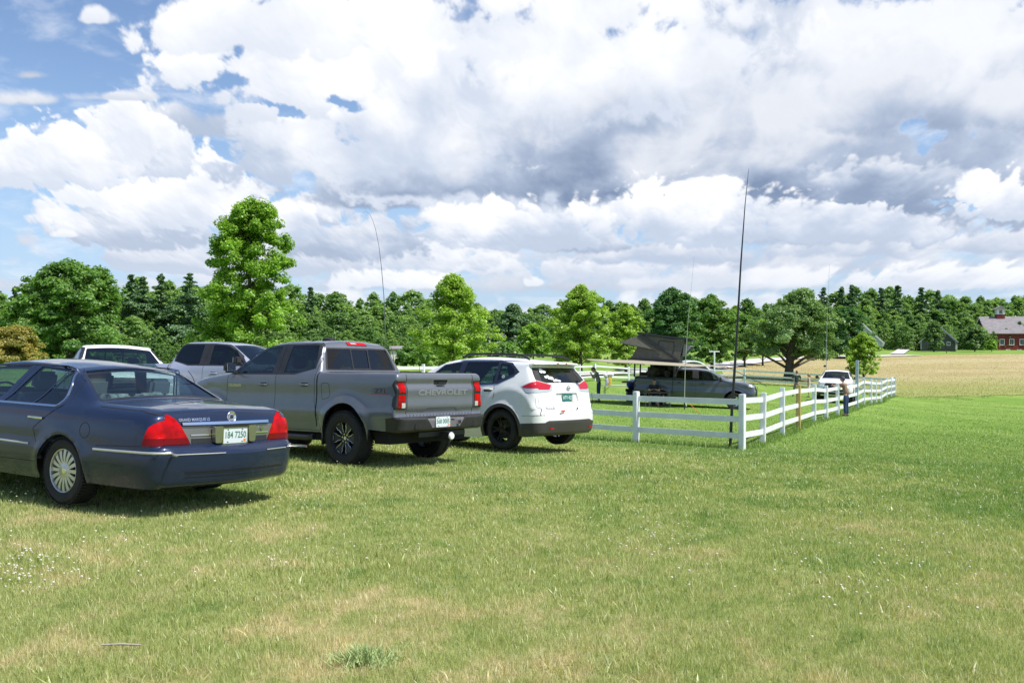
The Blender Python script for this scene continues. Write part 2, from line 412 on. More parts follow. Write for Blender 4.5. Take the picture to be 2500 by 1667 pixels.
def grass_mat(name, blades):
    m = bpy.data.materials.new(name); m.use_nodes = True; nt = m.node_tree; nt.nodes.clear()
    out = nt.nodes.new('ShaderNodeOutputMaterial'); co = texco(nt, 'Object')
    c, n4 = grass_colour(nt, co)
    df = nt.nodes.new('ShaderNodeBsdfDiffuse')
    if blades:
        a = nt.nodes.new('ShaderNodeAttribute'); a.attribute_name = 'rnd'; r = X(nt, a.outputs['Fac'])
        hsv = nt.nodes.new('ShaderNodeHueSaturation'); nt.links.new(c, hsv.inputs['Color'])
        nt.links.new(r.ramp(0, 1, .72, 1.42, 'LINEAR').v, hsv.inputs['Value'])
        nt.links.new(r.ramp(0, 1, .512, .488, 'LINEAR').v, hsv.inputs['Hue'])
        c = mixc(nt, r.ramp(.90, .94, 0, .7), hsv.outputs[0], (.52, .44, .24))
        tl = nt.nodes.new('ShaderNodeBsdfTranslucent'); nt.links.new(mixc(nt, 1.0, c, (1.2, 1.3, .5), 'MULTIPLY'), tl.inputs[0])
        nt.links.new(c, df.inputs[0]); mx = nt.nodes.new('ShaderNodeMixShader'); mx.inputs[0].default_value = .34
        nt.links.new(df.outputs[0], mx.inputs[1]); nt.links.new(tl.outputs[0], mx.inputs[2])
        gl = nt.nodes.new('ShaderNodeBsdfGlossy'); gl.inputs['Roughness'].default_value = .42; m2 = nt.nodes.new('ShaderNodeMixShader'); m2.inputs[0].default_value = .05
        nt.links.new(mx.outputs[0], m2.inputs[1]); nt.links.new(gl.outputs[0], m2.inputs[2]); nt.links.new(m2.outputs[0], out.inputs[0])
    else:
        s = sep(nt, co); far = s[1].ramp(14.0, 40.0)
        fine = noise(nt, co, 22.0, 4, .7); st = noise(nt, vec(nt, s[0]*.55, s[1]*1.0, 0.0), .8, 3, .6)
        stripe = noise(nt, vec(nt, s[0]*1.2, s[1]*.16, 3.0), .5, 3, .6)
        c = mixc(nt, (fine*.5+st*.5).ramp(.35, .66, .30, -.30)+0.0, c, (.07, .13, .025))
        c = mixc(nt, stripe.ramp(.45, .65)*far*.35, c, (.34, .43, .13))
        c = mixc(nt, (1.0-far)*.40, c, (.17, .145, .07))
        nt.links.new(c, df.inputs[0])
        bp = nt.nodes.new('ShaderNodeBump'); bp.inputs['Strength'].default_value = .7; bp.inputs['Distance'].default_value = .06
        nt.links.new(noise(nt, co, 9.0, 6, .75).v, bp.inputs['Height']); nt.links.new(bp.outputs[0], df.inputs['Normal'])
        nt.links.new(df.outputs[0], out.inputs[0])
    return m
M_LAWN = grass_mat('mown_turf', False); M_BLADE = grass_mat('grass_blade', True)
lawn = link('lawn', lawn_me, M_LAWN, kind='structure')

def blades(n_tot, y0, y1, hgt, wid, seed, region=None, dens_pow=1.0, lean=.9, hv=.45, margin=.62):
    """individual grass blades, as many per pixel near as far"""
    g = np.random.default_rng(seed)
    q = g.random(n_tot); d = y0*(y1/y0)**q if dens_pow == 1.0 else (y0**(1-dens_pow)+q*(y1**(1-dens_pow)-y0**(1-dens_pow)))**(1/(1-dens_pow))
    x = (g.random(n_tot)*2-1)*(d*margin+2.2)
    if region is not None:
        k = region(x, d); x, d = x[k], d[k]
    n = len(x); z = H(x, d)
    cl = fbm(x*1.3, d*1.3, 3, 91)*.5+fbm(x*5.0, d*5.0, 2, 92)*.5
    h = hgt*(1+hv*(g.random(n)*2-1))*(1+.75*np.clip(cl, -.7, .9)); w = wid*(.6+.8*g.random(n))*np.clip(d/7.0, .7, 4.0)
    a = g.random(n)*2*np.pi; ld = a+np.pi/2+g.normal(0, .5, n); ln = h*lean*np.abs(g.normal(.45, .35, n))
    wx, wy = np.cos(a)*w/2, np.sin(a)*w/2; lx, ly = np.cos(ld)*ln, np.sin(ld)*ln
    B = np.stack([x, d, z-.01], 1)
    o = lambda ax, ay, az: B+np.stack([ax, ay, az], 1)
    V = np.stack([o(-wx, -wy, 0*h), o(wx, wy, 0*h), o(lx*.35-wx*.8, ly*.35-wy*.8, h*.55), o(lx*.35+wx*.8, ly*.35+wy*.8, h*.55), o(lx, ly, h*.98)], 1).reshape(-1, 3)
    k = np.arange(n)*5
    return mesh_np('grass', V, [np.stack([k, k+1, k+3, k+2], 1), np.stack([k+2, k+3, k+4], 1)], {'rnd': np.repeat(g.random(n), 5)})
FN = 1.0
def in_patches(x, y):
    return fbm(x*.55+9, y*.55, 3, 77) > .10
g1 = link('grass', blades(int(760000*FN), 3.6, 13, .042, .0033, 3), M_BLADE, kind='stuff', label='short mown grass, green with straw coloured patches')
g2 = link('grass', blades(int(470000*FN), 13, 64, .045, .0036, 4, dens_pow=1.45), M_BLADE, kind='stuff', label='short mown grass further down the slope')

g3 = link('broad_leaves', blades(26000, 3.6, 16, .050, .013, 6, region=in_patches, lean=1.3), M_BLADE, kind='stuff', label='patches of broader clover and plantain leaves in the lawn')

# ---------------------------------------------------------------- vehicles: skin patches from a side profile, a width law and crowned ends
def pip(P, poly):
    x, y = P[:, 0], P[:, 1]; n = len(poly); r = np.zeros(len(P), bool)
    for i in range(n):
        x1, y1 = poly[i]; x2, y2 = poly[(i+1) % n]
        c = ((y1 > y) != (y2 > y)) & (x < (x2-x1)*(y-y1)/((y2-y1) if y2 != y1 else 1e-9)+x1)
        r ^= c
    return r
def resamp(poly, step, closed=True):
    P = [np.array(p, float) for p in poly]; out = []
    for i in range(len(P) if closed else len(P)-1):
        a, b = P[i], P[(i+1) % len(P)]; n = max(1, int(math.ceil(np.linalg.norm(b-a)/step)))
        out += [a+(b-a)*k/n for k in range(n)]
    if not closed: out.append(P[-1])
    return np.array(out)
def rounded(poly, r, n=4):
    """round the corners of a 2D polygon"""
    P = [np.array(p[:2], float) for p in poly]; rr = [p[2] if len(p) > 2 else r for p in poly]; out = []
    m = len(P)
    for i in range(m):
        a, b, c = P[i-1], P[i], P[(i+1) % m]; la, lc = np.linalg.norm(a-b), np.linalg.norm(c-b)
        q = min(rr[i], la*.48, lc*.48)
        if q < 1e-4: out.append(b); continue
        p0, p1 = b+(a-b)/la*q, b+(c-b)/lc*q
        for k in range(n+1):
            t = k/n; out.append(p0*(1-t)**2+b*2*t*(1-t)+p1*t*t)
    return [tuple(q) for q in out]
def curve1(xs, ys):
    """smooth monotone cubic through the points"""
    xs = np.array(xs, float); ys = np.array(ys, float); h = np.diff(xs); d = np.diff(ys)/h; m = np.zeros(len(xs))
    m[1:-1] = np.where(d[:-1]*d[1:] > 0, 2*d[:-1]*d[1:]/(d[:-1]+d[1:]+1e-12), 0); m[0], m[-1] = d[0], d[-1]
    def f(x):
        x = np.clip(np.asarray(x, float), xs[0], xs[-1]); i = np.clip(np.searchsorted(xs, x)-1, 0, len(h)-1)
        t = (x-xs[i])/h[i]
        return ((2*t**3-3*t**2+1)*ys[i]+(t**3-2*t**2+t)*h[i]*m[i]+(-2*t**3+3*t**2)*ys[i+1]+(t**3-t**2)*h[i]*m[i+1])
    return f
def cdt(loops, pts, keep):
    V = []; E_ = []
    for lp in loops:
        n = len(V); V += [Vector(q) for q in lp]; E_ += [(n+i, n+(i+1) % len(lp)) for i in range(len(lp))]
    V += [Vector(q) for q in pts]
    v, e, f, *_ = geometry.delaunay_2d_cdt(V, E_, [], 0, 1e-5)
    v = np.array([tuple(q) for q in v]); f = np.array([tuple(q) for q in f])
    c = v[f].mean(1); k = pip(c, keep)
    return v, f[k], c[k]

class Body:
    def __init__(s, knots, bottom, Wf, step=.04):
        """knots: rear bottom -> up the tail -> over -> down the nose: (y, z, corner r, edge fillet R, centre dy, centre dz)
        bottom: (y, z) from the nose back to the tail, wheel arches included"""
        K = [np.array(k[:2], float) for k in knots]; out = []; tk = []
        for i, b in enumerate(K):
            at_ = np.array(knots[i][3:6], float)
            if 0 < i < len(K)-1 and knots[i][2] > 0:
                a, c = K[i-1], K[i+1]; la, lc = np.linalg.norm(a-b), np.linalg.norm(c-b); q = min(knots[i][2], la*.49, lc*.49)
                p0, p1 = b+(a-b)/la*q, b+(c-b)/lc*q; n = 7
                for k in range(n+1):
                    t = k/n; out.append((p0*(1-t)**2+b*2*t*(1-t)+p1*t*t, i))
            else: out.append((b, i))
        P = np.array([o[0] for o in out]); ids = [o[1] for o in out]
        sgl = np.r_[0, np.cumsum(np.linalg.norm(np.diff(P, axis=0), axis=1))]
        s.kt = [sgl[[j for j, q in enumerate(ids) if q == i]].mean() for i in range(len(K))]
        tt = [0.0]
        for a, b in zip(sgl[:-1], sgl[1:]):
            n = max(1, int(math.ceil((b-a)/step))); tt += [a+(b-a)*k/n for k in range(1, n+1)]
        s.t = np.array(tt); s.P = np.stack([np.interp(s.t, sgl, P[:, k]) for k in (0, 1)], 1)
        A = np.array([k[3:6] for k in knots], float)
        sm_t = lambda c: np.interp(s.t, s.kt, A[:, c])
        s.R = sm_t(0); s.C = np.stack([sm_t(1), sm_t(2)], 1); s.L = s.t[-1]
        s.W = Wf; s.bottom = resamp(bottom, .03, False)
        s.poly = np.concatenate([s.P, s.bottom[1:-1] if len(bottom) > 2 else s.bottom])
        seg = s.P
        s.A, s.B = seg[:-1], seg[1:]
    def dist(s, Q):
        Q = np.asarray(Q, float); d = np.full(len(Q), 9.0); R_ = np.zeros(len(Q))
        for i in range(0, len(Q), 4000):
            q = Q[i:i+4000, None]; ab = s.B-s.A; t = np.clip(((q-s.A)*ab).sum(-1)/(ab*ab).sum(-1), 0, 1)
            dd = np.linalg.norm(s.A+ab*t[..., None]-q, axis=-1); j = dd.argmin(1); r = np.arange(len(j))
            d[i:i+4000] = dd[r, j]; R_[i:i+4000] = s.R[j]*(1-t[r, j])+s.R[j+1]*t[r, j]
        return d, R_
    def side(s, Q, sg, off=0.0):
        Q = np.atleast_2d(np.asarray(Q, float)); d, R_ = s.dist(Q); k = np.clip(R_-d, 0, None)
        x = s.W(Q[:, 0], Q[:, 1])-R_+np.sqrt(np.maximum(R_*R_-k*k, 0))
        P = np.stack([x, Q[:, 0], Q[:, 1]], 1)
        if off:
            e = .004
            gx = [(s.side(Q+np.array(v), 1)[:, 0]-s.side(Q-np.array(v), 1)[:, 0])/(2*e) for v in ((e, 0), (0, e))]
            n = np.stack([np.ones(len(Q)), -np.clip(gx[0], -3, 3), -np.clip(gx[1], -3, 3)], 1); n /= np.linalg.norm(n, axis=1)[:, None]
            P = P+n*off
        P[:, 0] *= sg
        return P
    def strip(s, t, sl, off=0.0):
        """t arc length, sl lateral fraction -1..1"""
        t = np.asarray(t, float); sl = np.asarray(sl, float)
        y, z, r, cy, cz = [np.interp(t, s.t, a) for a in (s.P[:, 0], s.P[:, 1], s.R, s.C[:, 0], s.C[:, 1])]
        xe = s.W(y, z)-r; w = np.clip(1-sl*sl, 0, 1)**1.3
        P = np.stack([xe*sl, y+cy*w, z+cz*w], 1)
        if off:
            a = s.strip(t+.004, sl); b = s.strip(t-.004, sl); c = s.strip(t, sl+.004); d = s.strip(t, sl-.004)
            n = np.cross(a-b, c-d); n /= np.linalg.norm(n, axis=1)[:, None]+1e-12
            P = P+n*off*s.nsign
        return P
    nsign = 1.0
    def tz(s, z, k0, k1):
        """height on the stretch of profile between two knots -> arc length"""
        m = (s.t >= s.kt[k0]-1e-6) & (s.t <= s.kt[k1]+1e-6); zz = s.P[m, 1]; tt = s.t[m]
        if zz[0] > zz[-1]: zz, tt = zz[::-1], tt[::-1]
        return np.interp(z, zz, tt)
    def xz(s, poly, k0, k1):
        """(x, z) seen from behind or in front -> (lateral fraction, arc length)"""
        Q = resamp(poly, .03); t = s.tz(Q[:, 1], k0, k1)
        y, z, r = [np.interp(t, s.t, a) for a in (s.P[:, 0], s.P[:, 1], s.R)]
        return np.stack([np.clip(Q[:, 0]/(s.W(y, z)-r), -1, 1), t], 1)
    def make(s, root, paint, regions, lining=None, grid=.055, liner_z=.45):
        """skin with its inset and raised regions; every region becomes a part"""
        # orientation of the strip
        a = s.strip(np.array([s.kt[1]+.01]), np.array([0.0])); b = s.strip(np.array([s.kt[1]-.01]), np.array([0.0]))
        c = s.strip(np.array([s.kt[1]]), np.array([.01])); d = s.strip(np.array([s.kt[1]]), np.array([-.01]))
        s.nsign = 1.0 if np.cross(a-b, c-d)[0][1] < 0 else -1.0
        SP, TP = [], []
        for r in regions:
            if r.get('side') is not None: SP.append((r, resamp(r['side'], .035)))
            if r.get('rear') is not None:
                k0, k1 = r['k']
                if r.get('mir', True):
                    for sg in (1, -1): TP.append((r, s.xz([(x*sg, z) for x, z in r['rear']], k0, k1), sg))
                else: TP.append((r, s.xz(r['rear'], k0, k1), 0))
            if r.get('st') is not None: TP.append((r, resamp(r['st'], .04), 0))
        # side patch
        y0, y1 = s.poly[:, 0].min(), s.poly[:, 0].max(); z0, z1 = s.poly[:, 1].min(), s.poly[:, 1].max()
        gy, gz = np.meshgrid(np.arange(y0, y1, grid), np.arange(z0, z1, grid)); gy[1::2] += grid/2
        G = np.stack([gy.ravel(), gz.ravel()], 1)
        tan = np.gradient(s.P, axis=0); tan /= np.linalg.norm(tan, axis=1)[:, None]
        nrm = np.stack([tan[:, 1], -tan[:, 0]], 1)
        if not pip((s.P+nrm*.01)[len(s.P)//2:len(s.P)//2+1], s.poly)[0]: nrm = -nrm
        ring = [s.P+nrm*(s.R*f)[:, None] for f in (.08, .3, .6, 1.0)]
        Q = np.concatenate([G]+ring); d, R_ = s.dist(Q)
        ok = pip(Q, s.poly)
        isg = np.arange(len(Q)) < len(G); ok &= np.where(isg, d > R_+.02, d > .004)
        off_exp = np.concatenate([np.zeros(len(G))]+[s.R*f for f in (.08, .3, .6, 1.0)]); ok &= isg | (d > off_exp-.004)
        def segd(Q, pl, closed=True):
            pl = np.asarray(pl); a, b = (pl, np.roll(pl, -1, 0)) if closed else (pl[:-1], pl[1:]); ab = b-a; dd = np.full(len(Q), 9.)
            for i in range(len(a)):
                L2 = (ab[i]**2).sum()
                if L2 < 1e-10: continue
                t = np.clip(((Q-a[i])*ab[i]).sum(1)/L2, 0, 1); dd = np.minimum(dd, np.linalg.norm(a[i]+t[:, None]*ab[i]-Q, axis=1))
            return dd
        for _, pl in SP: ok &= segd(Q, pl) > .012
        ok &= segd(Q, s.bottom, False) > .012
        v, f, cen = cdt([s.poly]+[pl for _, pl in SP], Q[ok], s.poly)
        owner = np.full(len(f), -1)
        for i, (r, pl) in enumerate(SP): owner[pip(cen, pl)] = regions.index(r)
        # strip patch
        tg = s.t; sgr = np.linspace(-1, 1, 27)
        TT, SS = np.meshgrid(tg[1:-1:1], sgr[1:-1]); Q = np.stack([SS.ravel(), TT.ravel()], 1); ok = np.ones(len(Q), bool)
        for _, pl, _g in TP: ok &= segd(Q*np.array((.85, 1)), pl*np.array((.85, 1))) > .010
        border = np.concatenate([np.stack([np.ones(len(tg)), tg], 1), np.stack([sgr[1:-1][::-1], np.full(25, s.L)], 1),
                                 np.stack([-np.ones(len(tg)), tg[::-1]], 1), np.stack([sgr[1:-1], np.zeros(25)], 1)])
        v2, f2, cen2 = cdt([border]+[pl for _, pl, _g in TP], Q[ok], border*np.array((1.0001, 1)))
        own2 = np.full(len(f2), -1); sg2 = np.sign(cen2[:, 0])
        for i, (r, pl, _g) in enumerate(TP): own2[pip(cen2, pl)] = regions.index(r)
        # shared vertex sets
        PL = s.side(v, -1); PR = s.side(v, 1); PS = s.strip(v2[:, 1], v2[:, 0])
        allv = np.concatenate([PL, PR, PS]); nL = len(PL)
        faces = np.concatenate([f, f[:, ::-1]+nL, f2+2*nL]); own = np.concatenate([owner, owner, own2])
        sg = np.concatenate([-np.ones(len(f)), np.ones(len(f)), sg2])
        bm = bmesh.new()
        bv = [bm.verts.new(p) for p in allv]
        ly = bm.faces.layers.int.new('own'); ls = bm.faces.layers.int.new('sg')
        for q, o, g in zip(faces, own, sg):
            try: fc = bm.faces.new([bv[i] for i in q])
            except ValueError: continue
            fc[ly] = int(o); fc[ls] = int(g)
        bmesh.ops.remove_doubles(bm, verts=bm.verts, dist=2e-4)
        bmesh.ops.recalc_face_normals(bm, faces=bm.faces)
        bm.faces.ensure_lookup_table(); bm.normal_update()
        top = max(bm.faces, key=lambda q: q.calc_center_median().z)
        if top.normal.z < 0:
            bmesh.ops.reverse_faces(bm, faces=bm.faces); bm.normal_update()
        lip = []
        def extract(sel, off, name, mt, wall=True, parent=root, smooth=True):
            idx = {}; V = []; F = []
            fs = [q for q in bm.faces if sel(q)]
            if not fs: return None
            for q in fs:
                for w in q.verts:
                    if w.index not in idx: idx[w.index] = len(V); V.append(w.co+w.normal*off)
            fset = set(q.index for q in fs); nf = len(fs)
            for q in fs: F.append(tuple(idx[w.index] for w in q.verts))
            if wall and off:
                for q in fs:
                    for lp in q.loops:
                        e = lp.edge
                        if any(g.index not in fset for g in e.link_faces) or len(e.link_faces) == 1:
                            a, b = lp.vert, lp.link_loop_next.vert; n = len(V)
                            V += [a.co+a.normal*off, b.co+b.normal*off, a.co-a.normal*.003, b.co-b.normal*.003]
                            F.append((n, n+1, n+3, n+2) if off < 0 else (n+1, n, n+2, n+3))
            me = bpy.data.meshes.new(name); me.from_pydata([tuple(q) for q in V], [], F); me.update()
            me.polygons.foreach_set('use_smooth', [i < nf for i in range(len(F))])
            return link(name, me, mt, parent)
        bm.verts.index_update(); bm.faces.index_update()
        body = extract(lambda q: q[ly] == -1, 0.0, 'body', paint)
        s.parts = {}
        for i, r in enumerate(regions):
            if r.get('split', True) and (r.get('side') is not None or r.get('mir', True)) and not r.get('st'):
                for g in (-1, 1):
                    o = extract(lambda q: q[ly] == i and q[ls] == g, r.get('off', 0.0), r['name'], r['mat'])
                    if o is not None:
                        s.parts[(r['name'], i, g)] = o
                        if r.get('label'): o['label'] = r['label']
            else:
                o = extract(lambda q: q[ly] == i, r.get('off', 0.0), r['name'], r['mat'])
                if o is not None:
                    s.parts[(r['name'], i, 0)] = o
                    if r.get('label'): o['label'] = r['label']
        if lining is not None:
            glassi = [i for i, r in enumerate(regions) if r.get('see', False)]
            extract(lambda q: q[ly] not in glassi and q.calc_center_median().z > liner_z and s.lin(q), -.035, 'cabin_lining', lining, wall=False)
        bm.free()
        s.body = body
        return body
    def lin(s, q): return True
    # ribbons and marks that follow the skin
    def _rib(s, f, pts, w, h, cl=False):
        Q = resamp(pts, .02, cl); T = np.gradient(Q, axis=0); T /= np.linalg.norm(T, axis=1)[:, None]+1e-9
        N = np.stack([-T[:, 1], T[:, 0]], 1)*s._wsc
        wv = w/2
        a, b = f(Q+N*wv, h), f(Q-N*wv, h); a0, b0 = f(Q+N*wv, -.002), f(Q-N*wv, -.002)
        n = len(Q); V = np.concatenate([a0, a, b, b0]); F = []
        for i in range(n if cl else n-1):
            j = (i+1) % n
            for k in range(3): F.append((k*n+i, k*n+j, (k+1)*n+j, (k+1)*n+i))
        return V, F
    _wsc = 1.0
    def ribbon(s, mb, pts, w, h=.0012, sides=(-1, 1), cl=False):
        for g in sides:
            V, F = s._rib(lambda Q, o: s.side(Q, g, o), pts, w, h, cl); mb.add(V, F)
        return mb
    def ribbon_r(s, mb, pts, w, k0, k1, h=.0012, cl=False):
        """points as (x, z) on the tail or the nose"""
        def f(Q, o):
            t = s.tz(Q[:, 1], k0, k1); y, z, r = [np.interp(t, s.t, a) for a in (s.P[:, 0], s.P[:, 1], s.R)]
            return s.strip(t, np.clip(Q[:, 0]/(s.W(y, z)-r), -1.02, 1.02), o)
        V, F = s._rib(f, pts, w, h, cl); return mb.add(V, F)
    def text_mesh(s, txt, size, bold=0.0):
        cu = bpy.data.curves.new('t', 'FONT'); cu.body = txt; cu.size = size; cu.align_x = 'CENTER'; cu.align_y = 'CENTER'; cu.offset = bold; cu.resolution_u = 3
        o = bpy.data.objects.new('t', cu); COL.objects.link(o); dg = bpy.context.evaluated_depsgraph_get(); dg.update()
        me = o.evaluated_get(dg).to_mesh(); V = np.array([v.co[:2] for v in me.vertices]); F = [tuple(p.vertices) for p in me.polygons]
        o.evaluated_get(dg).to_mesh_clear(); bpy.data.objects.remove(o); bpy.data.curves.remove(cu)
        return V, F
    def text_r(s, mb, txt, x, z, size, k0, k1, h=.002, sx=1.0, bold=0.0):
        V, F = s.text_mesh(txt, size, bold); Q = np.stack([x+V[:, 0]*sx, z+V[:, 1]], 1)
        t = s.tz(Q[:, 1], k0, k1); y, zz, r = [np.interp(t, s.t, a) for a in (s.P[:, 0], s.P[:, 1], s.R)]
        return mb.add(s.strip(t, Q[:, 0]/(s.W(y, zz)-r), h), F)
    def text_s(s, mb, txt, y, z, size, g=-1, h=.002, sx=1.0):
        V, F = s.text_mesh(txt, size); Q = np.stack([y+V[:, 0]*sx*g, z+V[:, 1]], 1)
        return mb.add(s.side(Q, g, h), F)
def arc(cy, cz, r, a0, a1, n=14):
    return [(cy+r*math.cos(R(a0+(a1-a0)*i/n)), cz+r*math.sin(R(a0+(a1-a0)*i/n))) for i in range(n+1)]
def text_flat(mb, txt, size, M, sx=1.0, bold=0.0):
    V, F = Body.text_mesh(None, txt, size, bold)
    return mb.add([M @ Vector((v[0]*sx, v[1], 0)) for v in V], F)

M_TYRE = mat('tyre_rubber', (.018, .018, .019), .82, var=.25, bump=.3, bscale=90)
M_BLACK = mat('black_plastic', (.022, .022, .024), .48, var=.15)
M_DARK = mat('cabin_trim', (.030, .030, .034), .8)
M_WELL = mat('wheel_well', (.010, .010, .011), .9)
M_CHROME = mat('chrome_trim', (.80, .81, .83), .10, 1.0)
M_ALLOY = mat('silver_alloy', (.62, .63, .64), .30, .85)
M_RED = mat('red_lens', (.42, .0015, .003), .25, coat=.22, spec=.1, var=.45, vscale=7.0)
M_REDD = mat('dark_red_lens', (.15, .001, .002), .25, coat=.25, spec=.1)
M_CLEAR = mat('clear_lens', (.62, .62, .60), .12, .3, coat=1.0)
M_PLATE = mat('plate_white', (.62, .68, .70), .45)
M_PLTXT = mat('plate_green', (.03, .15, .09), .5)
M_ORANGE = mat('orange_sticker', (.75, .22, .05), .5)

def wheel(root, pos, r, w, rr, style, g, r_mat=None):
    """g: +1 right side, -1 left side. Axis along x"""
    o = empty('wheel', pos); o.parent = root
    M = Matrix.Rotation(R(90)*g, 4, 'Y')                       # local z -> outward
    h = w/2
    t = MB(); t.lathe([(rr*.98, -h*.9), (rr+.02, -h), (r-.03, -h*.98), (r-.008, -h*.78), (r, -h*.5), (r, h*.5), (r-.008, h*.78), (r-.03, h*.98), (rr+.03, h*1.0), (rr+.008, h*.93), (rr, h*.80), (rr-.012, h*.2), (rr-.012, -h*.9)], M, 48)
    n = 60
    for k in range(n):                                          # tread blocks
        a = 2*math.pi*k/n
        for sgn in (-1, 1):
            c = Vector((r*math.cos(a+sgn*.02), r*math.sin(a+sgn*.02), sgn*h*.62)); B = MB().box((0, 0, 0), (.014, 2*math.pi*r/n*.62, h*.55), M=Matrix.Rotation(a, 3, 'Z'))
            t.add([M @ (Vector(v)+c) for v in B.V], B.F)
    t.build('tyre', M_TYRE, o, smooth=True)
    rim = MB(); mt = r_mat or M_ALLOY
    rim.lathe([(rr*1.0, h*.86), (rr*.985, h*.90), (rr*.95, h*.86), (rr*.94, h*.70), (rr*.90, 0), (rr*.9, -h*.8)], M, 48)
    z1 = h*.80
    def spoke(a, w0, w1, r0, r1, z0, zz, th=.02):
        ca, sa = math.cos(a), math.sin(a); Q = []
        for rad, ww, z in ((r0, w0, z0), ((r0+r1)/2, (w0+w1)/2*.9, (z0+zz)/2+.006), (r1, w1, zz)):
            for zt in (0, -th):
                for sgn in (-1, 1): Q.append(M @ Vector((rad*ca-sgn*ww/2*sa, rad*sa+sgn*ww/2*ca, z+zt)))
        F = []
        for k in (0, 4): F += [(k, k+1, k+5, k+4), (k+2, k+6, k+7, k+3), (k, k+4, k+6, k+2), (k+1, k+3, k+7, k+5)]
        rim.add(Q, F+[(0, 2, 3, 1), (8, 9, 11, 10)])
    if style == 'multi':
        for k in range(16): spoke(2*math.pi*k/16, .030, .046, rr*.36, rr*.97, z1*.95, z1*.90)
        rim.lathe([(0, z1*.98), (rr*.13, z1*.98), (rr*.16, z1*.93), (rr*.36, z1*.98), (rr*.41, z1*.90), (rr*.40, z1*.5)], M, 32)
    elif style == 'five':
        for k in range(5):
            for da in (-.17, .17): spoke(2*math.pi*k/5+R(90)+da, .035, .040, rr*.22, rr*.97, z1*.75, z1*.92)
        rim.lathe([(0, z1*.78), (rr*.15, z1*.78), (rr*.30, z1*.74), (rr*.31, z1*.4)], M, 32)
    elif style in ('loop', 'six'):
        for k in range(6): spoke(2*math.pi*k/6+R(90), .085, .115, rr*.2, rr*.96, z1*.62, z1*.88, .03)
        rim.lathe([(0, z1*.66), (rr*.20, z1*.66), (rr*.34, z1*.62), (rr*.35, z1*.3)], M, 32)
    mt2 = M_BLACK if style == 'loop' else mt
    rim.build('rim', mt2, o, smooth=True)
    if style == 'loop':                                         # bright machined loops on a black wheel
        lo = MB()
        for k in range(6):
            a = 2*math.pi*k/6+R(90); ca, sa = math.cos(a), math.sin(a)
            pts = [(rr*.36, .026), (rr*.60, .040), (rr*.72, .062), (rr*.95, .064), (rr*.95, -.064), (rr*.72, -.062), (rr*.60, -.040), (rr*.36, -.026)]
            P3 = [M @ Vector((p*ca-q*sa, p*sa+q*ca, z1*(.66+.24*(p/rr)**1.2)+.006)) for p, q in pts]
            lo.tube(P3, .0065, 5)
        lo.lathe([(0, z1*.74), (.028, z1*.73), (.030, z1*.6)], M, 20)
        lo.build('bright_spoke_edges', M_ALLOY, o)
    hub = MB()
    if style == 'multi': hub.lathe([(0, z1*1.02), (.028, z1*1.02), (.032, z1*.96)], M, 20)
    else:
        for k in range(6 if style != 'five' else 5):
            a = 2*math.pi*k/(6 if style != 'five' else 5)+.3; c = Vector((.062*math.cos(a), .062*math.sin(a), 0))
            hub.lathe([(0, z1*.72), (.011, z1*.72), (.012, z1*.6)], M @ Matrix.Translation(c), 8)
    hub.build('hub_cap' if style == 'multi' else 'wheel_nuts', M_CHROME if style != 'five' else M_BLACK, o)
    # brake disc and dark drum behind
    dk = MB().lathe([(0, -h*.1), (rr*.72, -h*.1), (rr*.72, -h*.3), (0, -h*.3)], M, 24); dk.build('brake_disc', mat('brake_disc', (.10, .10, .10), .5, .6), o)
    return o
def underbody(root, L, wx, wheels, r_arch, top, z0=.22, name='underbody'):
    mb = MB(); ys = sorted(wheels)
    cuts = [.35]+[q for y in ys for q in (y-r_arch-.02, y+r_arch+.02)]+[L-.35]
    for a, b in ((cuts[0], cuts[1]), (cuts[2], cuts[3]), (cuts[4], cuts[5])):
        if b > a: mb.box((0, (a+b)/2, z0+.09), (wx*2-.10, b-a, .18))
    for y in ys:
        mb.box((0, y, z0+.13), (wx*2-.62, 2*r_arch+.1, .22))
        for g in (-1, 1):
            P = arc(y, z0+.12, r_arch+.015, 0, 180, 16); V = []; F = []
            for (yy, zz) in P: V += [(g*(wx-.02), yy, zz+.0), (g*(wx-.34), yy, zz)]
            for i in range(len(P)-1): F.append((2*i, 2*i+1, 2*i+3, 2*i+2))
            n = len(V); V += [(g*(wx-.34), yy, zz) for yy, zz in P]; F.append(tuple(range(n, n+len(P))))
            mb.add(V, F)
    return mb.build(name, M_WELL, root)
def seat_row(root, y, z, xs, mt, h=.62, bench=False, depth=.5):
    for x in xs:
        o = empty('seat', (x, y, z)); o.parent = root
        w = .50 if not bench else 1.25
        MB().box((0, .05, .08), (w, depth, .16)).build('cushion', mt, o, bevel=.03)
        MB().box((0, -depth/2-.02, .16+h/2), (w, .14, h), M=Matrix.Rotation(R(12), 3, 'X')).build('backrest', mt, o, bevel=.04)
        hd = MB()
        for hx in ((0,) if not bench else (-.4, .4)): MB().box((hx, -depth/2-.12, .16+h+.14), (.27, .11, .20), M=Matrix.Rotation(R(10), 3, 'X')).build('head_restraint', mt, o, bevel=.035)
def steering(root, x, y, z):
    mb = MB(); pts = [(x+.185*math.cos(a), y-.185*math.sin(a)*.35, z+.185*math.sin(a)*.93) for a in np.linspace(0, 2*math.pi, 25)]
    mb.tube(pts, .014, 6, cap=False); mb.bar((x-.18, y, z), (x+.18, y, z), .03, .05); mb.bar((x, y, z), (x, y+.3, z-.12), .05, .05)
    return mb.build('steering_wheel', M_DARK, root, smooth=True)
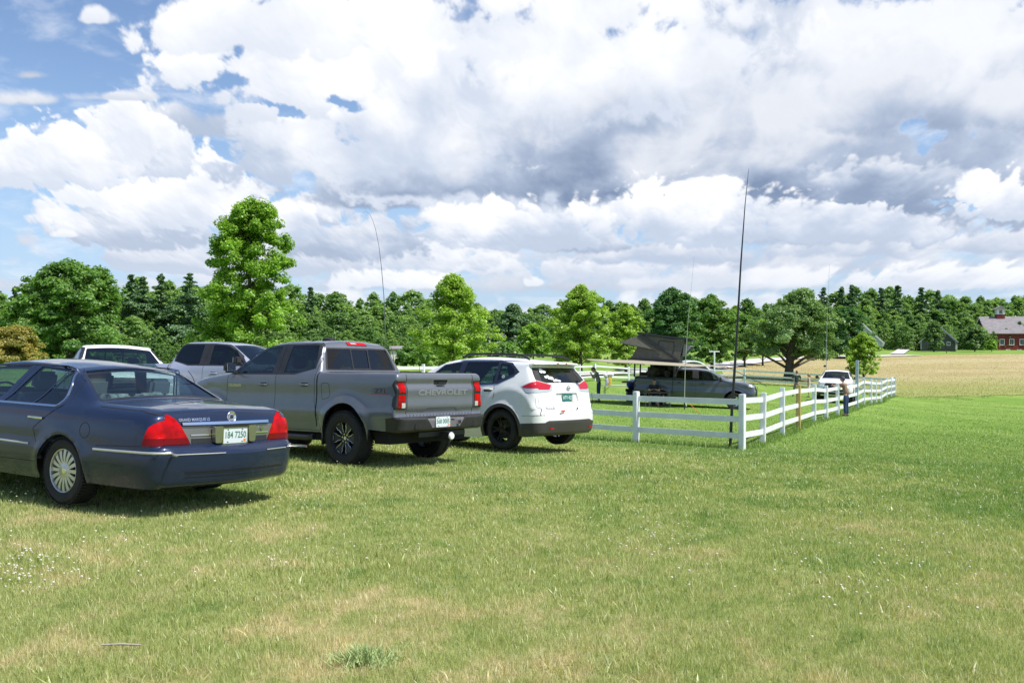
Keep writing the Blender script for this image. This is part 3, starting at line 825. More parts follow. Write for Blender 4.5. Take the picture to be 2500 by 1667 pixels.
def plate(root, M, txt, face, ink, sticker=True, name='number_plate', frame=None):
    """M: plate frame, x right, y up, z out"""
    o = MB().prism(rounded([(-.152, -.076), (.152, -.076), (.152, .076), (-.152, .076)], .014), 0, .003, M).build(name, face, root)
    tx = MB(); text_flat(tx, txt, .092, M @ Matrix.Translation((0, .004, .0045)), .80, .0012); tx.build('plate_lettering', ink, o)
    if sticker: MB().box((0, 0, 0), (.028, .034, .0015)).V and None
    d = MB().prism([(.108, -.066), (.138, -.066), (.138, -.036), (.108, -.036)], .0035, .0045, M); d.build('plate_sticker', M_ORANGE, o)
    for sx in (-.085, .085):
        for sy in (-.062, .062): pass
    b = MB(); [b.prism([(sx-.012, sy-.005), (sx+.012, sy-.005), (sx, sy+.008)], .0035, .0046, M) for sx in (-.095, .09) for sy in (-.062, .060)]
    b.build('plate_bolts', M_BLACK, o)
    if frame is not None:
        f = MB()
        for a, b_ in (((-.158, -.08), (.158, -.08)), ((.158, -.08), (.158, .08)), ((.158, .08), (-.158, .08)), ((-.158, .08), (-.158, -.08))):
            f.bar(M @ Vector((*a, .003)), M @ Vector((*b_, .003)), .010, .010)
        f.build('plate_frame', frame, o)
    return o
def pose(root, p):
    q = p[3:]
    Rm = (Matrix.Rotation(q[0], 3, 'Z') @ Matrix.Rotation(q[2], 3, 'X') @ Matrix.Rotation(q[1], 3, 'Y'))
    root.rotation_euler = Rm.to_euler(); root.location = (p[0], p[1], p[2]+EYE)

def paint(name, col, metal=.55, rough=.34):
    m = mat(name, col, rough, metal, coat=.85, coatr=.02, var=.04, vscale=3.0, spec=.05)
    return m
P_BLUE = paint('blue_grey_paint', (.017, .029, .068), .30, .27); P_GREY = paint('gunmetal_paint', (.165, .178, .205), .40, .36)
P_WHITE = paint('white_paint', (.80, .81, .79), 0.0, .4); P_SILVER = paint('silver_paint', (.34, .37, .46), .2)
P_FARGREY = paint('far_gunmetal_paint', (.095, .108, .128), .4); P_WHITE2 = paint('plain_white_paint', (.82, .83, .84), 0.0, .4)
G_CLEAR = glass('clear_car_glass', (.55, .68, .66)); G_DARK = glass('tinted_car_glass', (.07, .085, .09)); G_MID = glass('half_tinted_glass', (.20, .27, .27))
G_GREEN = glass('green_tinted_glass', (.42, .66, .60))
BACKW = Matrix(((1, 0, 0), (0, 0, -1), (0, 1, 0)))              # tail frame: x right, y up, out towards -y
def tailM(x, y, z, tilt=0.0, turn=0.0):
    # looking at the tail from behind: local x -> +x, local y -> +z, local z -> -y
    return Matrix.Translation((x, y, z)) @ Matrix.Rotation(R(90)+tilt, 4, 'X')
def seams(b, root, lines, w=.006, mt=None, name='panel_gaps'):
    mb = MB()
    for ln in lines: b.ribbon(mb, ln, w, .0012)
    return mb.build(name, mt or M_WELL, root)

# ------------------------------------------------ blue-grey sedan, nearest on the left
def sedan():
    root = empty('sedan'); tag(root, 'blue-grey four-door sedan with red tail lights, nearest and cut off at left', 'car', 'vehicles parked on the grass')
    yr, yf, L = 1.45, 4.36, 5.36
    K = [(.16, .255, 0, .10, -.08, 0), (.07, .285, .04, .15, -.10, 0), (.035, .45, 0, .17, -.11, 0), (.03, .595, .03, .16, -.11, 0), (.085, .655, .02, .12, -.08, 0),
         (.135, .668, .01, .09, -.07, 0), (.15, .845, 0, .11, -.075, 0), (.195, .975, .07, .12, -.07, .02), (.42, 1.012, .1, .10, -.03, .03),
         (1.13, 1.035, .06, .07, -.05, .04), (1.74, 1.345, .14, .06, -.03, .045), (2.3, 1.405, .3, .07, 0, .045), (2.95, 1.415, .3, .07, 0, .045), (3.40, 1.345, .14, .06, .06, .045),
         (4.16, 1.01, .06, .07, .14, .03), (4.9, .93, .3, .12, .05, .04), (5.26, .82, .08, .14, .08, .01), (5.31, .60, .05, .16, .08, 0), (5.31, .35, .05, .14, .08, 0), (5.2, .24, 0, .08, .05, 0)]
    bot = [(5.2, .24), (4.80, .235)]+arc(yf, .315, .385, -10, 190, 18)+[(3.95, .225), (1.86, .225)]+arc(yr, .315, .385, -10, 190, 18)+[(1.02, .25), (.16, .255)]
    pl = curve1([0, .1, .35, .9, 1.8, 3.2, 4.4, 5.0, 5.31], [.83, .87, .925, .965, .985, .985, .955, .89, .80])
    se = curve1([.15, .25, .35, .50, .62, .78, .90, .96, 1.0, 1.05, 1.2, 1.38, 1.5], [-.09, -.055, -.02, .004, -.004, -.010, -.028, -.055, -.095, -.145, -.235, -.335, -.36])
    def Wf(y, z):
        w = pl(y)+se(z)
        for yc in (yr, yf): w = w+.014*np.exp(-((np.hypot(y-yc, z-.315)-.41)/.035)**2)*(np.asarray(z) > .2)
        return w
    b = Body(K, bot, Wf)
    lens = [(-.10, .665), (.27, .665), (.255, .74), (.22, .84), (.16, .915), (.08, .955), (-.10, .965)]
    regs = [
      dict(name='rear_window', mat=G_CLEAR, off=-.006, rear=rounded([(-.735, 1.062), (.735, 1.062), (.575, 1.322), (-.575, 1.322)], .03), k=(9, 10), mir=False, see=True),
      dict(name='windscreen', mat=G_CLEAR, off=-.006, rear=rounded([(-.76, 1.05), (.76, 1.05), (.60, 1.33), (-.60, 1.33)], .03), k=(13, 14), mir=False, see=True),
      dict(name='rear_side_window', mat=G_CLEAR, off=-.006, side=rounded([(2.62, .985), (2.09, .985), (1.83, 1.345), (2.35, 1.365)], .012), see=True),
      dict(name='quarter_glass', mat=G_MID, off=-.006, side=rounded([(2.06, .985), (1.68, .985), (1.63, 1.03), (1.67, 1.17), (1.76, 1.325), (1.80, 1.34)], .02), see=True),
      dict(name='front_side_window', mat=G_CLEAR, off=-.006, side=rounded([(3.82, .99), (2.76, .985), (2.54, 1.365), (3.20, 1.345)], .02), see=True),
      dict(name='tail_light', mat=M_RED, off=.006, side=lens, rear=[(.50, .672), (.90, .665), (.92, .92), (.70, .958), (.635, .91), (.555, .80)], k=(5, 7)),
      dict(name='tail_light_base', mat=M_REDD, off=.0062, side=[(-.10, .665), (.27, .665), (.25, .735), (-.10, .735)], rear=[(.50, .672), (.90, .665), (.90, .735), (.52, .735)], k=(5, 7)),
      dict(name='tail_panel', mat=mat('grey_tail_panel', (.20, .195, .18), .38, .5, coat=.5), off=-.003, rear=[(-.49, .675), (.49, .675), (.59, .845), (-.59, .845)], k=(5, 6), mir=False),
      dict(name='headlight', mat=M_CLEAR, off=.003, side=[(4.98, .62), (5.5, .60), (5.5, .80), (5.05, .80)], rear=[(.45, .62), (.9, .62), (.9, .78), (.45, .78)], k=(16, 17)),
      dict(name='grille', mat=M_CHROME, off=.004, rear=[(-.38, .62), (.38, .62), (.42, .80), (-.42, .80)], k=(16, 17), mir=False)]
    b.lin = lambda q: True
    body = b.make(root, P_BLUE, regs, M_DARK)
    # seams and trims
    seams(b, root, [[(2.70, .30), (2.68, .96), (2.45, 1.385)], [(1.86, .60), (1.93, .74), (1.60, .95), (1.50, 1.02), (1.50, 1.20), (1.60, 1.36)], [(3.86, .28), (3.88, .98)], [(1.86, .40), (3.86, .38)],
                    [(.98, 1.0), (.40, .985), (.20, .955)], [(.28, .66), (.90, .63)]])
    mb = MB(); b.ribbon(mb, rounded([(3.86, .972), (1.63, .972), (1.60, 1.05), (1.64, 1.20), (1.74, 1.355), (1.90, 1.375)], .03)[0:], .018, .006); mb.build('window_chrome', M_CHROME, root, smooth=True)
    mb = MB(); b.ribbon(mb, [(1.90, 1.377), (2.6, 1.382), (3.2, 1.362), (3.86, .985)], .012, .004); mb.build('window_surround', M_BLACK, root)
    mb = MB(); b.ribbon_r(mb, [(-.745, 1.052), (.745, 1.052)], .012, 9, 10, .003); b.ribbon_r(mb, [(-.745, 1.052), (-.585, 1.332), (.585, 1.332), (.745, 1.052)], .008, 9, 10, .003); mb.build('glass_seal', M_BLACK, root)
    mb = MB(); b.ribbon(mb, [(.93, .592), (.40, .600), (-.0, .603), (-.15, .603)], .022, .006); b.ribbon_r(mb, [(-.80, .594), (-.20, .594)], .026, 2, 3, .008); b.ribbon_r(mb, [(.80, .594), (.36, .594)], .026, 2, 3, .008)
    b.ribbon(mb, [(3.9, .585), (1.98, .575)], .020, .006); mb.build('side_moulding', mat('bright_moulding', (.66, .66, .60), .25, .6), root, smooth=True)
    mb = MB(); b.ribbon_r(mb, [(-.58, .862), (.50, .862)], .024, 6, 7, .022); mb.build('trunk_chrome_bar', M_CHROME, root, smooth=True)
    mb = MB()
    for z in (.375, .425): b.ribbon_r(mb, [(-.60, z), (.66, z)], .014, 1, 2, .004)
    mb.build('bumper_ribs', P_BLUE, root)
    mb = MB(); b.ribbon_r(mb, [(-.60, .400), (.66, .400)], .016, 1, 2, .0015); mb.build('bumper_creases', M_WELL, root)
    mb = MB()
    for x in (-.36, .36): b.ribbon_r(mb, [(-.49 if x < 0 else .20, .758), (-.20 if x < 0 else .50, .758)], .012, 5, 6, .006)
    mb.build('tail_panel_ribs', M_CHROME, root)
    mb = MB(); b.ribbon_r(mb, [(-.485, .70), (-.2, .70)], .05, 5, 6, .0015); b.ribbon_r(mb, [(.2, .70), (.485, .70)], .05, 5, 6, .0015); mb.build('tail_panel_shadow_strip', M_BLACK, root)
    # plate well with its two lamps
    MB().box((0, .052, .755), (.40, .03, .185)).build('plate_well', M_WELL, root)
    plate(root, tailM(0, .035, .742), '184 7250', M_PLATE, M_PLTXT, frame=M_CHROME)
    for x in (-.215, .215):
        MB().prism(rounded([(x-.052, .84), (x+.052, .84), (x+.040, .675), (x-.040, .675)], .02), -.055, -.005, Matrix(((1, 0, 0, 0), (0, 0, 1, .075), (0, 1, 0, 0), (0, 0, 0, 1)))).build('plate_lamp', mat('smoked_chrome', (.45, .44, .38), .18, .85), root)
    mb = MB(); mb.lathe([(.036, 0), (.046, .004), (.052, .008), (.058, .004), (.060, 0)], tailM(0, .098, .925, R(-10)), 28)
    mb.lathe([(0, .003), (.036, .003)], tailM(0, .098, .925, R(-10)), 20); mb.build('badge', M_CHROME, root, smooth=True)
    mb = MB(); text_flat(mb, '///', .05, tailM(0, .090, .925, R(-10)), 1.0, .002); mb.build('badge_bars', M_BLACK, root)
    mb = MB(); b.text_r(mb, 'GRAND MARQUIS LS', -.435, .900, .036, 6, 7, .004, 1.0, .001); mb.build('model_lettering', M_CHROME, root)
    MB().lathe([(0, 0), (.018, 0), (.018, .006), (0, .006)], tailM(.40, .085, .80), 12).build('lock', M_CHROME, root)
    for g in (-1, 1):
        for y in (1.88, 3.05):
            q = b.side([(y, .845)], g)[0]
            h = MB(); h.tube([(q[0]+g*.006, y+.11, .842), (q[0]+g*.034, y+.09, .850), (q[0]+g*.036, y-.06, .850), (q[0]+g*.006, y-.10, .845)], [.014, .015, .016, .012], 8); h.build('door_handle', M_CHROME, root, smooth=True)
        m_ = MB(); q = b.side([(3.78, 1.0)], g)[0]; m_.box((q[0]+g*.10, 3.76, 1.03), (.17, .09, .12)); m_.build('wing_mirror', P_BLUE, root, bevel=.03)
    mb = MB(); b.ribbon(mb, arc(1.08, .765, .075, 0, 359, 30), .006, .001, sides=(-1,), cl=True); mb.build('fuel_flap', M_WELL, root)
    for y in (yr, yf):
        for g in (-1, 1): wheel(root, (g*.835, y, .335), .335, .225, .222, 'multi', g, mat('warm_alloy', (.60, .60, .55), .32, .6))
    underbody(root, L, .86, (yr, yf), .385, 1.0)
    # cabin
    bei = mat('grey_cloth', (.16, .17, .18), .85); seat_row(root, 2.15, .40, (0,), bei, .46, True); seat_row(root, 3.15, .40, (-.36, .36), bei, .50)
    MB().box((0, 1.42, .985), (1.36, .62, .03)).build('parcel_shelf', mat('pale_shelf', (.42, .44, .44), .8), root)
    MB().box((-.05, 1.26, 1.022), (.30, .16, .05)).build('high_brake_light', M_REDD, root, bevel=.01)
    MB().box((0, 3.95, .93), (1.5, .45, .16)).build('dashboard', M_DARK, root, bevel=.04)
    cl = MB(); rn = np.random.default_rng(4)
    for k in range(7): cl.box((-.50+.10*k+rn.normal(0, .02), 1.40+rn.normal(0, .05), 1.03+rn.random()*.04), (.16, .13, .07+.05*rn.random()), rz=rn.random()*3)
    cl.build('things_on_shelf', mat('pale_clutter', (.40, .42, .42), .7, var=.7, vscale=14), root, bevel=.02)
    steering(root, -.38, 3.60, .98)
    pose(root, [-2.794, 9.071, -1.621, 1.023, .040, .016])
    return root
sedan()

# ------------------------------------------------ pickups
def pickup(name, label, pnt, p, sc=(1, 1, 1), ox=0, cab=1.80, windows='crew', wheel_style='loop', detail=False, chrome=False, cover=True, glass_s=None, group='vehicles parked on the grass', bedz=None, fr_tint=None, rr_tint=None):
    root = empty(name); tag(root, label, 'pickup truck', group)
    yr, yf, L = 1.16, 4.50, 5.36; c = cab-1.80
    K = [(.12, .52, 0, .04, 0, 0), (.04, .545, .02, .09, -.05, 0), (.02, .70, .02, .09, -.05, 0), (.035, .725, .01, .05, -.03, 0), (.125, .737, .008, .025, 0, 0),
         (.125, .80, .02, .03, 0, 0), (.095, .87, .03, .03, 0, 0), (.10, 1.02, .04, .03, 0, 0), (.088, 1.13, .03, .03, 0, 0), (.130, 1.20, .02, .03, 0, 0), (.100, 1.285, .03, .03, 0, 0),
         (.125, 1.345, .03, .03, 0, 0), (.18, 1.358, .01, .03, 0, 0), (1.70+c, 1.378, .01, .03, 0, 0), (1.80+c, 1.385, .01, .06, 0, 0),
         (1.955+c, 1.80, .07, .09, -.05, 0), (2.10+c, 1.855, .08, .10, -.01, .03), (2.9+c*.3, 1.872, .3, .09, 0, .035), (3.35, 1.80, .14, .07, .05, .04),
         (4.12, 1.37, .06, .07, .12, .02), (4.9, 1.29, .2, .10, .03, .04), (5.24, 1.19, .06, .10, .06, .01), (5.32, .92, .04, .12, .08, 0), (5.33, .55, .05, .12, .08, 0), (5.2, .42, 0, .08, .04, 0)]
    G, CT, RW0, RW1, WS0, WS1, N0, N1 = (4, 12), (12, 13), 14, 15, 18, 19, 21, 23
    bot = [(5.2, .42), (5.04, .42)]+arc(yf, .44, .485, -8, 188, 18)+[(4.00, .47), (1.66, .47)]+arc(yr, .44, .485, -8, 188, 18)+[(.64, .55), (.12, .52)]
    pl = curve1([0, .5, 1.2, 2, 4, 5, 5.33], [.925, .94, .945, .94, .94, .915, .85])
    se = curve1([.35, .5, .62, .78, .90, 1.05, 1.22, 1.32, 1.40, 1.6, 1.8, 1.95], [-.06, -.03, -.015, .012, -.004, -.016, -.014, -.030, -.075, -.15, -.235, -.28])
    def Wf(y, z):
        w = pl(y)+se(z)
        for yc in (yr, yf):
            r = np.hypot(y-yc, z-.44); w = w+.040*np.exp(-((r-.50)/.085)**2)*(np.asarray(z) > .3)
        return w
    b = Body(K, bot, Wf)
    gs = glass_s or G_DARK; gf = fr_tint or G_MID
    if windows == 'crew':
        outer = [(4.03, 1.343), (3.63, 1.69), (3.40, 1.80), (2.9, 1.825), (1.98, 1.825), (1.905, 1.62), (1.915, 1.43), (2.36, 1.338)]
        w1 = rounded([(3.94, 1.362), (2.95, 1.368), (2.90, 1.795), (3.30, 1.775), (3.58, 1.665)], .02); w2 = rounded([(2.66, 1.372), (2.37, 1.366), (1.96, 1.44), (1.955, 1.61), (2.02, 1.795), (2.64, 1.80)], .02)
    else:
        outer = [(4.03, 1.343), (3.63, 1.69), (3.40, 1.80), (3.25, 1.82), (2.20+c, 1.825), (1.98+c, 1.80), (1.96+c, 1.343)]
        w1 = rounded([(3.94, 1.362), (2.06+c, 1.368), (2.08+c, 1.77), (2.15+c, 1.795), (3.30, 1.775), (3.58, 1.665)], .03); w2 = None
    regs = [dict(name='rear_bumper', mat=M_BLACK if not chrome else M_CHROME, off=.004, split=False, side=[(-.2, .40), (.34, .40), (.30, .715), (.10, .742), (-.2, .745)], rear=[(-1.2, .50), (1.2, .50), (1.2, .735), (-1.2, .735)], k=(0, 4), mir=False),
            dict(name='bumper_step', mat=mat('step_grey', (.16, .155, .17), .55), off=-.02, rear=[(-.30, .575), (.30, .575), (.42, .722), (-.42, .722)], k=(1, 3), mir=False),
            dict(name='window_surround', mat=M_BLACK, off=-.002, side=outer)]
    regs.append(dict(name='front_side_window', mat=gf, off=-.006, side=w1, see=True))
    if w2: regs.append(dict(name='rear_side_window', mat=gs, off=-.006, side=w2, see=True))
    regs += [dict(name='rear_glass_surround', mat=M_BLACK, off=-.002, rear=rounded([(-.745, 1.405), (.745, 1.405), (.655, 1.762), (-.655, 1.762)], .04), k=(RW0, RW1), mir=False),
             dict(name='rear_window', mat=rr_tint or G_DARK, off=-.006, rear=rounded([(.19, 1.425), (.70, 1.425), (.625, 1.742), (.19, 1.742)], .02), k=(RW0, RW1), see=True),
             dict(name='sliding_rear_window', mat=rr_tint or G_DARK, off=-.010, rear=rounded([(-.165, 1.44), (.165, 1.44), (.165, 1.735), (-.165, 1.735)], .01), k=(RW0, RW1), mir=False, see=True),
             dict(name='windscreen', mat=G_CLEAR if not detail else G_MID, off=-.006, rear=rounded([(-.76, 1.39), (.76, 1.39), (.62, 1.785), (-.62, 1.785)], .03), k=(WS0, WS1), mir=False, see=True),
             dict(name='tail_light', mat=M_BLACK, off=.004, side=[(.145, 1.245), (-.1, 1.25), (-.1, .85), (.14, .845), (.185, .90), (.175, 1.0), (.125, 1.05), (.145, 1.10), (.19, 1.19)], rear=[(.735, .845), (.96, .845), (.96, 1.245), (.735, 1.245)], k=G),
             dict(name='upper_red_lens', mat=M_RED, off=.010, side=[(.05, 1.09), (.09, 1.16), (.07, 1.225), (-.1, 1.225), (-.1, 1.085)], rear=[(.755, 1.085), (.96, 1.085), (.96, 1.225), (.755, 1.225)], k=G),
             dict(name='lower_red_lens', mat=M_RED, off=.010, side=[(.06, .90), (.07, 1.0), (.02, 1.045), (-.1, 1.045), (-.1, .87), (.03, .865)], rear=[(.83, .87), (.96, .87), (.96, 1.045), (.755, 1.045), (.755, .945), (.83, .945)], k=G),
             dict(name='reversing_lens', mat=M_CLEAR, off=.010, rear=[(.755, .865), (.825, .865), (.825, .935), (.755, .935)], k=G),
             dict(name='tailgate_handle', mat=M_BLACK, off=-.012, rear=rounded([(-.13, 1.19), (.13, 1.19), (.155, 1.262), (-.155, 1.262)], .02), k=G, mir=False),
             dict(name='headlight', mat=M_CLEAR, off=.004, side=[(5.02, 1.13), (5.6, 1.06), (5.6, 1.18), (5.1, 1.20)], rear=[(.50, 1.05), (1.0, 1.05), (1.0, 1.15), (.50, 1.13)], k=(21, 22)),
             dict(name='lower_lamp', mat=M_CLEAR, off=.006, rear=[(.60, .84), (.95, .84), (.95, 1.02), (.60, 1.0)], k=(21, 23)),
             dict(name='grille', mat=M_BLACK, off=-.006, rear=[(-.56, .66), (.56, .66), (.60, .84), (.49, 1.14), (-.49, 1.14), (-.60, .84)], k=(21, 23), mir=False),
             dict(name='front_bumper', mat=M_BLACK if not chrome else M_CHROME, off=.012, rear=[(-1.2, .5), (1.2, .5), (1.2, .63), (-1.2, .63)], side=[(5.03, .40), (5.6, .40), (5.6, .64), (4.98, .62)], k=(22, 24), mir=False, split=False)]
    if cover:
        t0, t1 = b.kt[12]+.03, b.kt[13]-.01
        regs.append(dict(name='bed_cover', mat=mat('vinyl_cover', (.020, .020, .022), .6), off=.006, st=[(-.93, t0), (.93, t0), (.93, t1), (-.93, t1)], split=False))
    t0, t1 = b.kt[15]+.012, b.kt[15]+.075
    body = None
    if detail: regs.append(dict(name='high_brake_light', mat=M_RED, off=.014, st=[(-.33, t0), (.33, t0), (.30, t1), (-.30, t1)], split=False)); regs.append(dict(name='cargo_lamp', mat=M_CLEAR, off=.016, st=[(-.20, t0+.014), (-.02, t0+.014), (-.02, t1-.014), (-.20, t1-.014)], split=False))
    body = b.make(root, pnt, regs, M_DARK)
    def body_at(y, z, g): return b.side([(y, z)], g)[0]
    ln = [[(2.81, .50), (2.81, 1.34), (2.80, 1.82)], [(1.68+c, .50), (1.86+c, .95), (1.86+c, 1.37), (1.88+c, 1.80), (1.98+c, 1.84)], [(4.06, .50), (4.10, .95), (4.08, 1.34)], [(1.75, .50), (4.05, .50)]] if windows == 'crew' else [[(1.9+c, .50), (1.9+c, 1.80)], [(4.06, .50), (4.08, 1.34)], [(1.9+c, .5), (4.05, .5)]]
    seams(b, root, ln)
    mb = MB(); b.ribbon(mb, [(1.80+c, .56), (1.80+c, 1.37)], .022, .0022); mb.build('cab_bed_gap', M_WELL, root)
    mb = MB()
    for x in (-.715, .715): b.ribbon_r(mb, [(x, .745), (x, 1.34)], .010, 4, 11, .0018)
    mb.build('tailgate_seams', M_WELL, root)
    mb = MB(); b.ribbon_r(mb, [(-.72, .752), (.72, .752)], .030, 4, 5, .0022); mb.build('tailgate_gap', M_WELL, root)
    for g in (-1, 1):
        for y in ((1.98, 3.00) if windows == 'crew' else (2.10+c,)):
            q = body_at(y, 1.18, g); h = MB()
            h.tube([(q[0]-g*.004, y+.02, 1.178), (q[0]+g*.030, y+.045, 1.182), (q[0]+g*.032, y+.20, 1.184), (q[0]-g*.002, y+.225, 1.18)], [.013, .016, .016, .013], 8); h.build('door_handle', pnt, root, smooth=True)
            MB().box((q[0]+g*.001, y+.11, 1.185), (.012, .15, .055)).build('handle_recess', M_WELL, root, bevel=.004)
        q = body_at(3.88, 1.36, g)
        m_ = empty('wing_mirror', (q[0]+g*.15, 3.86, 1.455)); m_.parent = root
        MB().box((0, .01, 0), (.20, .11, .17)).build('mirror_housing', M_BLACK, m_, bevel=.035); MB().box((0, -.048, 0), (.165, .008, .13)).build('mirror_glass', mat('mirror_glass', (.75, .78, .78), .02, 1.0), m_, bevel=.003)
        MB().bar((-g*.16, .03, -.09), (-g*.03, .02, -.03), .05, .04).build('mirror_arm', M_BLACK, m_)
        MB().tube([(g*.93, 1.85, .40), (g*.955, 2.0, .385), (g*.955, 3.75, .385), (g*.93, 3.9, .40)], .045, 10).build('running_board', M_BLACK, root, smooth=True)
    for y in (yr, yf):
        for g in (-1, 1): wheel(root, (g*.845, y, .405), .402, .27, .245, wheel_style, g)
    underbody(root, L, .86, (yr, yf), .485, 1.0, z0=.34)
    for g in (-1, 1): MB().box((g*.82, yr+.50, .44), (.24, .02, .30)).build('mud_flap', M_BLACK, root)
    MB().lathe([(0, -.12), (.10, -.11), (.13, 0), (.10, .11), (0, .12)], Matrix.Translation((-.12, yr, .40)), 14).build('axle_housing', M_WELL, root, smooth=True)
    MB().bar((-.8, yr, .40), (.8, yr, .40), .09, .09).build('rear_axle', M_WELL, root)
    dk = mat('dark_cloth', (.05, .05, .055), .85)
    if windows == 'crew': seat_row(root, 2.45, .72, (0,), dk, .50, True)
    seat_row(root, 3.25, .72, (-.38, .38), dk, .52)
    MB().box((0, 4.05, 1.24), (1.5, .5, .2)).build('dashboard', M_DARK, root, bevel=.04); steering(root, -.38, 3.72, 1.28)
    if detail:
        mb = MB(); b.text_r(mb, 'CHEVROLET', .04, 1.075, .104, 7, 9, .004, 1.85, .004); mb.build('tailgate_lettering', mat('lit_letter_paint', (.27, .28, .30), .30, .3), root)  # letters share the body paint; paler colour imitates their bright pressed edges
        mb = MB(); b.text_r(mb, 'COLORADO', -.50, .815, .060, 5, 6, .003, 1.0, .001); mb.build('model_lettering', M_CHROME, root)
        mb = MB(); b.text_s(mb, 'COLORADO', 4.08-.20, 1.165, .055, -1, .003, 1.1); mb.build('door_lettering', M_CHROME, root)
        mb = MB(); b.text_s(mb, 'Z71', .42, 1.10, .085, -1, .003, 1.7); mb.build('side_lettering', mat('dark_red_ink', (.10, .02, .02), .4), root)
        mb = MB(); b.ribbon(mb, [(.62, 1.062), (.28, 1.062)], .008, .003, (-1,)); mb.build('side_lettering_stroke', mat('red_ink', (.45, .03, .02), .4), root)
        mb = MB(); b.ribbon(mb, rounded([(1.70, 1.21), (1.52, 1.21), (1.50, 1.0), (1.68, .96)], .05), .006, .001, (-1,), True); mb.build('fuel_flap', M_WELL, root)
        mb = MB(); b.ribbon_r(mb, [(-.42, .765), (-.30, .865), (.30, .865), (.42, .765)], .012, 5, 7, .004); mb.build('tailgate_crease', pnt, root)
        MB().box((0, .085, 1.215), (.18, .03, .016)).build('tailgate_pull', M_BLACK, root, bevel=.004)
        plate(root, tailM(-.08, -.012, .652), '568 0005', M_PLATE, M_PLTXT)
        MB().box((.27, -.03, .64), (.06, .012, .05)).build('wiring_socket', M_BLACK, root, bevel=.005)
        hr = empty('tow_receiver', (.05, .10, .45)); hr.parent = root
        MB().box((0, 0, 0), (.09, .30, .09)).build('receiver_tube', M_BLACK, hr, bevel=.008); MB().box((0, .05, .02), (1.0, .07, .07)).build('cross_bar', M_BLACK, hr)
        MB().lathe([(0, -.02), (.045, -.02), (.055, 0), (.045, .02), (0, .02)], tailM(0, -.16, -.01), 16).build('receiver_cover', mat('white_plastic', (.8, .8, .8), .4), hr, smooth=True)
        MB().lathe([(0, 0), (.10, 0), (.095, .035), (0, .045)], Matrix.Translation((-.06, 2.55, 1.90)) @ Matrix.Diagonal((1, 1.2, 1, 1)), 20).build('roof_antenna_base', M_BLACK, root, smooth=True)
        MB().tube([(-.02, 2.5, 1.93), (.12, 2.3, 2.16)], .0045, 5).build('roof_antenna', M_BLACK, root)
        for x in (-.55, .55): MB().box((x, .03, .60), (.20, .05, .10)).build('corner_step', M_WELL, root, bevel=.01)
    else:
        for z in (.74, .86, .98, 1.08): MB().box((0, 5.395, z), (1.0, .02, .035)).build('grille_bar', M_BLACK if not chrome else M_CHROME, root)
    if sc != (1, 1, 1):
        for o in [q for q in ALL() if q.parent is root]:
            if o.type == 'MESH': o.data.transform(Matrix.Diagonal((*sc, 1)))
            else: o.location = (o.location[0]*sc[0], o.location[1]*sc[1], o.location[2]*(1 if o.name.startswith('wheel') else sc[2]))
    pose(root, p)
    return root, b
pickup('pickup_truck', 'dark grey crew cab pickup with CHEVROLET pressed into its tailgate, between sedan and white SUV', P_GREY, [-.97, 13.23, -1.726, .906, .026, -.019], detail=True)

